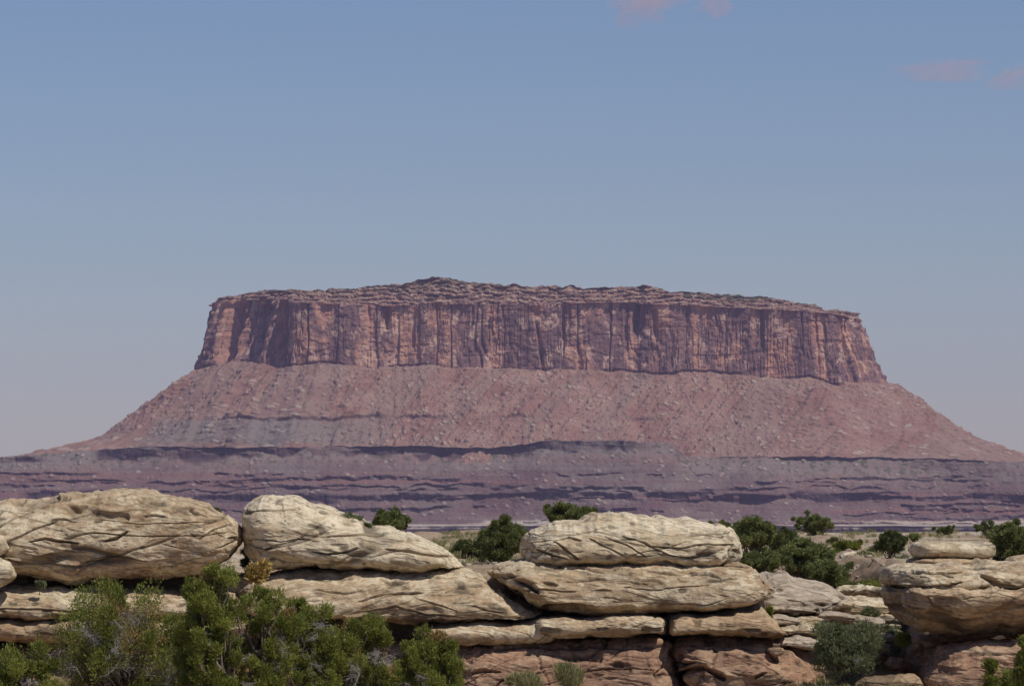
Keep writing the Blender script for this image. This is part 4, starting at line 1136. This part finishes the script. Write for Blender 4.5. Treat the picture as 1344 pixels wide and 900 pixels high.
# foreground junipers
JG = 'foreground junipers'
def jun(label, px, D, yt, w, yb, seed, **k):
    k.setdefault('leaf', (.05, .014)); k['per'] = int(k['per'] * 1.25); k.setdefault('radius', .095); k.setdefault('holes', .2); k.setdefault('dead_len', .9); k.setdefault('up', .8); k.setdefault('flat', 1.1)
    return tree('juniper_tree', label, 'tree', px, D, yt, w, yb, M_JUN, seed, group=JG, trunk_r=.11, **k)
jun('half-dead juniper full of bare grey twigs, below the largest boulder', 165, 86, 752, 215, 960, 301, clumps=95, per=560, dead=34, brown=.25)
jun('bushy juniper between the tallest one and the spiky topped one', 345, 85, 764, 120, 960, 307, clumps=70, per=620, dead=8, brown=.06)
jun('tallest bright green juniper in front of the cleft', 276, 84, 733, 112, 960, 302, clumps=105, per=650, dead=8, brown=.03)
jun('leafy juniper with spiky top right of the tallest one', 400, 87, 776, 112, 955, 303, clumps=80, per=650, dead=12, brown=.06)
jun('pointed juniper in the middle of the right group', 470, 88, 790, 130, 960, 304, clumps=75, per=620, dead=16, brown=.08)
jun('rightmost low juniper of the foreground row, against the red block', 562, 85, 816, 105, 965, 305, clumps=65, per=640, dead=5, brown=.08)
jun('low green juniper at the left edge of the foreground row', 30, 83, 838, 130, 970, 306, clumps=50, per=640, dead=5, brown=.04)

# ground cover: grass tufts no one could count
def make_grass():
    r = np.random.default_rng(77)
    pts = []
    def area(n, xr, yr, dens=1.):
        x = r.uniform(*xr, n); y = r.uniform(*yr, n)
        k = vn(x * .5, y * .25, 3.3) > .5
        pts.append(np.stack([x[k], y[k]], -1))
    area(900, (-5, 3), (156, 320)); area(700, (8, 42), (190, 325)); area(400, (9.6, 13.5), (144, 170)); area(900, (-12, 16), (128, 145))
    P = np.vstack(pts)
    z = ground_z(P[:, 0], P[:, 1])
    C = np.column_stack([P, z + .08])
    R = r.uniform(.10, .30, len(C))
    v, f, t_ = leaves(r, C, R, 36, .20, .022, up=1.6, flat=.5, shell=.1)
    o = mesh_obj('grass', v, f, M_GRASS, smooth=False, attrs={'tint': t_})
    tag(o, 'dry grass tufts and low scrub scattered on sand and rock', 'grass', kind='stuff')
make_grass()

def make_gravel():
    r = np.random.default_rng(5)
    x = np.concatenate([r.uniform(9.5, 14, 900), r.uniform(-6, 22, 900), r.uniform(-14, 18, 500)])
    y = np.concatenate([r.uniform(145, 200, 900), r.uniform(156, 260, 900), r.uniform(138, 147, 500)])
    z = ground_z(x, y)
    base = np.array([[a, b, c] for a in (-1, 1) for b in (-1, 1) for c in (-1, 1)], float)
    n = len(x)
    size = .05 + .16 * r.random(n) ** 3
    ang = r.uniform(0, 6.28, n)
    B = base[None] * (.6 + .5 * r.random((n, 8, 3))) * (size[:, None] * np.column_stack([np.ones(n), np.ones(n) * .8, np.ones(n) * .5]))[:, None, :]
    ca, sa_ = np.cos(ang)[:, None], np.sin(ang)[:, None]
    X = B[..., 0] * ca - B[..., 1] * sa_ + x[:, None]; Y = B[..., 0] * sa_ + B[..., 1] * ca + y[:, None]; Z = B[..., 2] + z[:, None] + size[:, None] * .2
    q = np.array([[0, 1, 3, 2], [4, 6, 7, 5], [0, 4, 5, 1], [2, 3, 7, 6], [0, 2, 6, 4], [1, 5, 7, 3]])
    Fc = (q[None] + (np.arange(n) * 8)[:, None, None]).reshape(-1, 4)
    o = mesh_obj('gravel', np.stack([X, Y, Z], -1).reshape(-1, 3), Fc, M_GREY, smooth=False)
    tag(o, 'loose gravel and broken chips of sandstone strewn on the ground', 'gravel', kind='stuff')
make_gravel()

for o in bpy.data.objects:
    if '_loc' in o: del o['_loc']
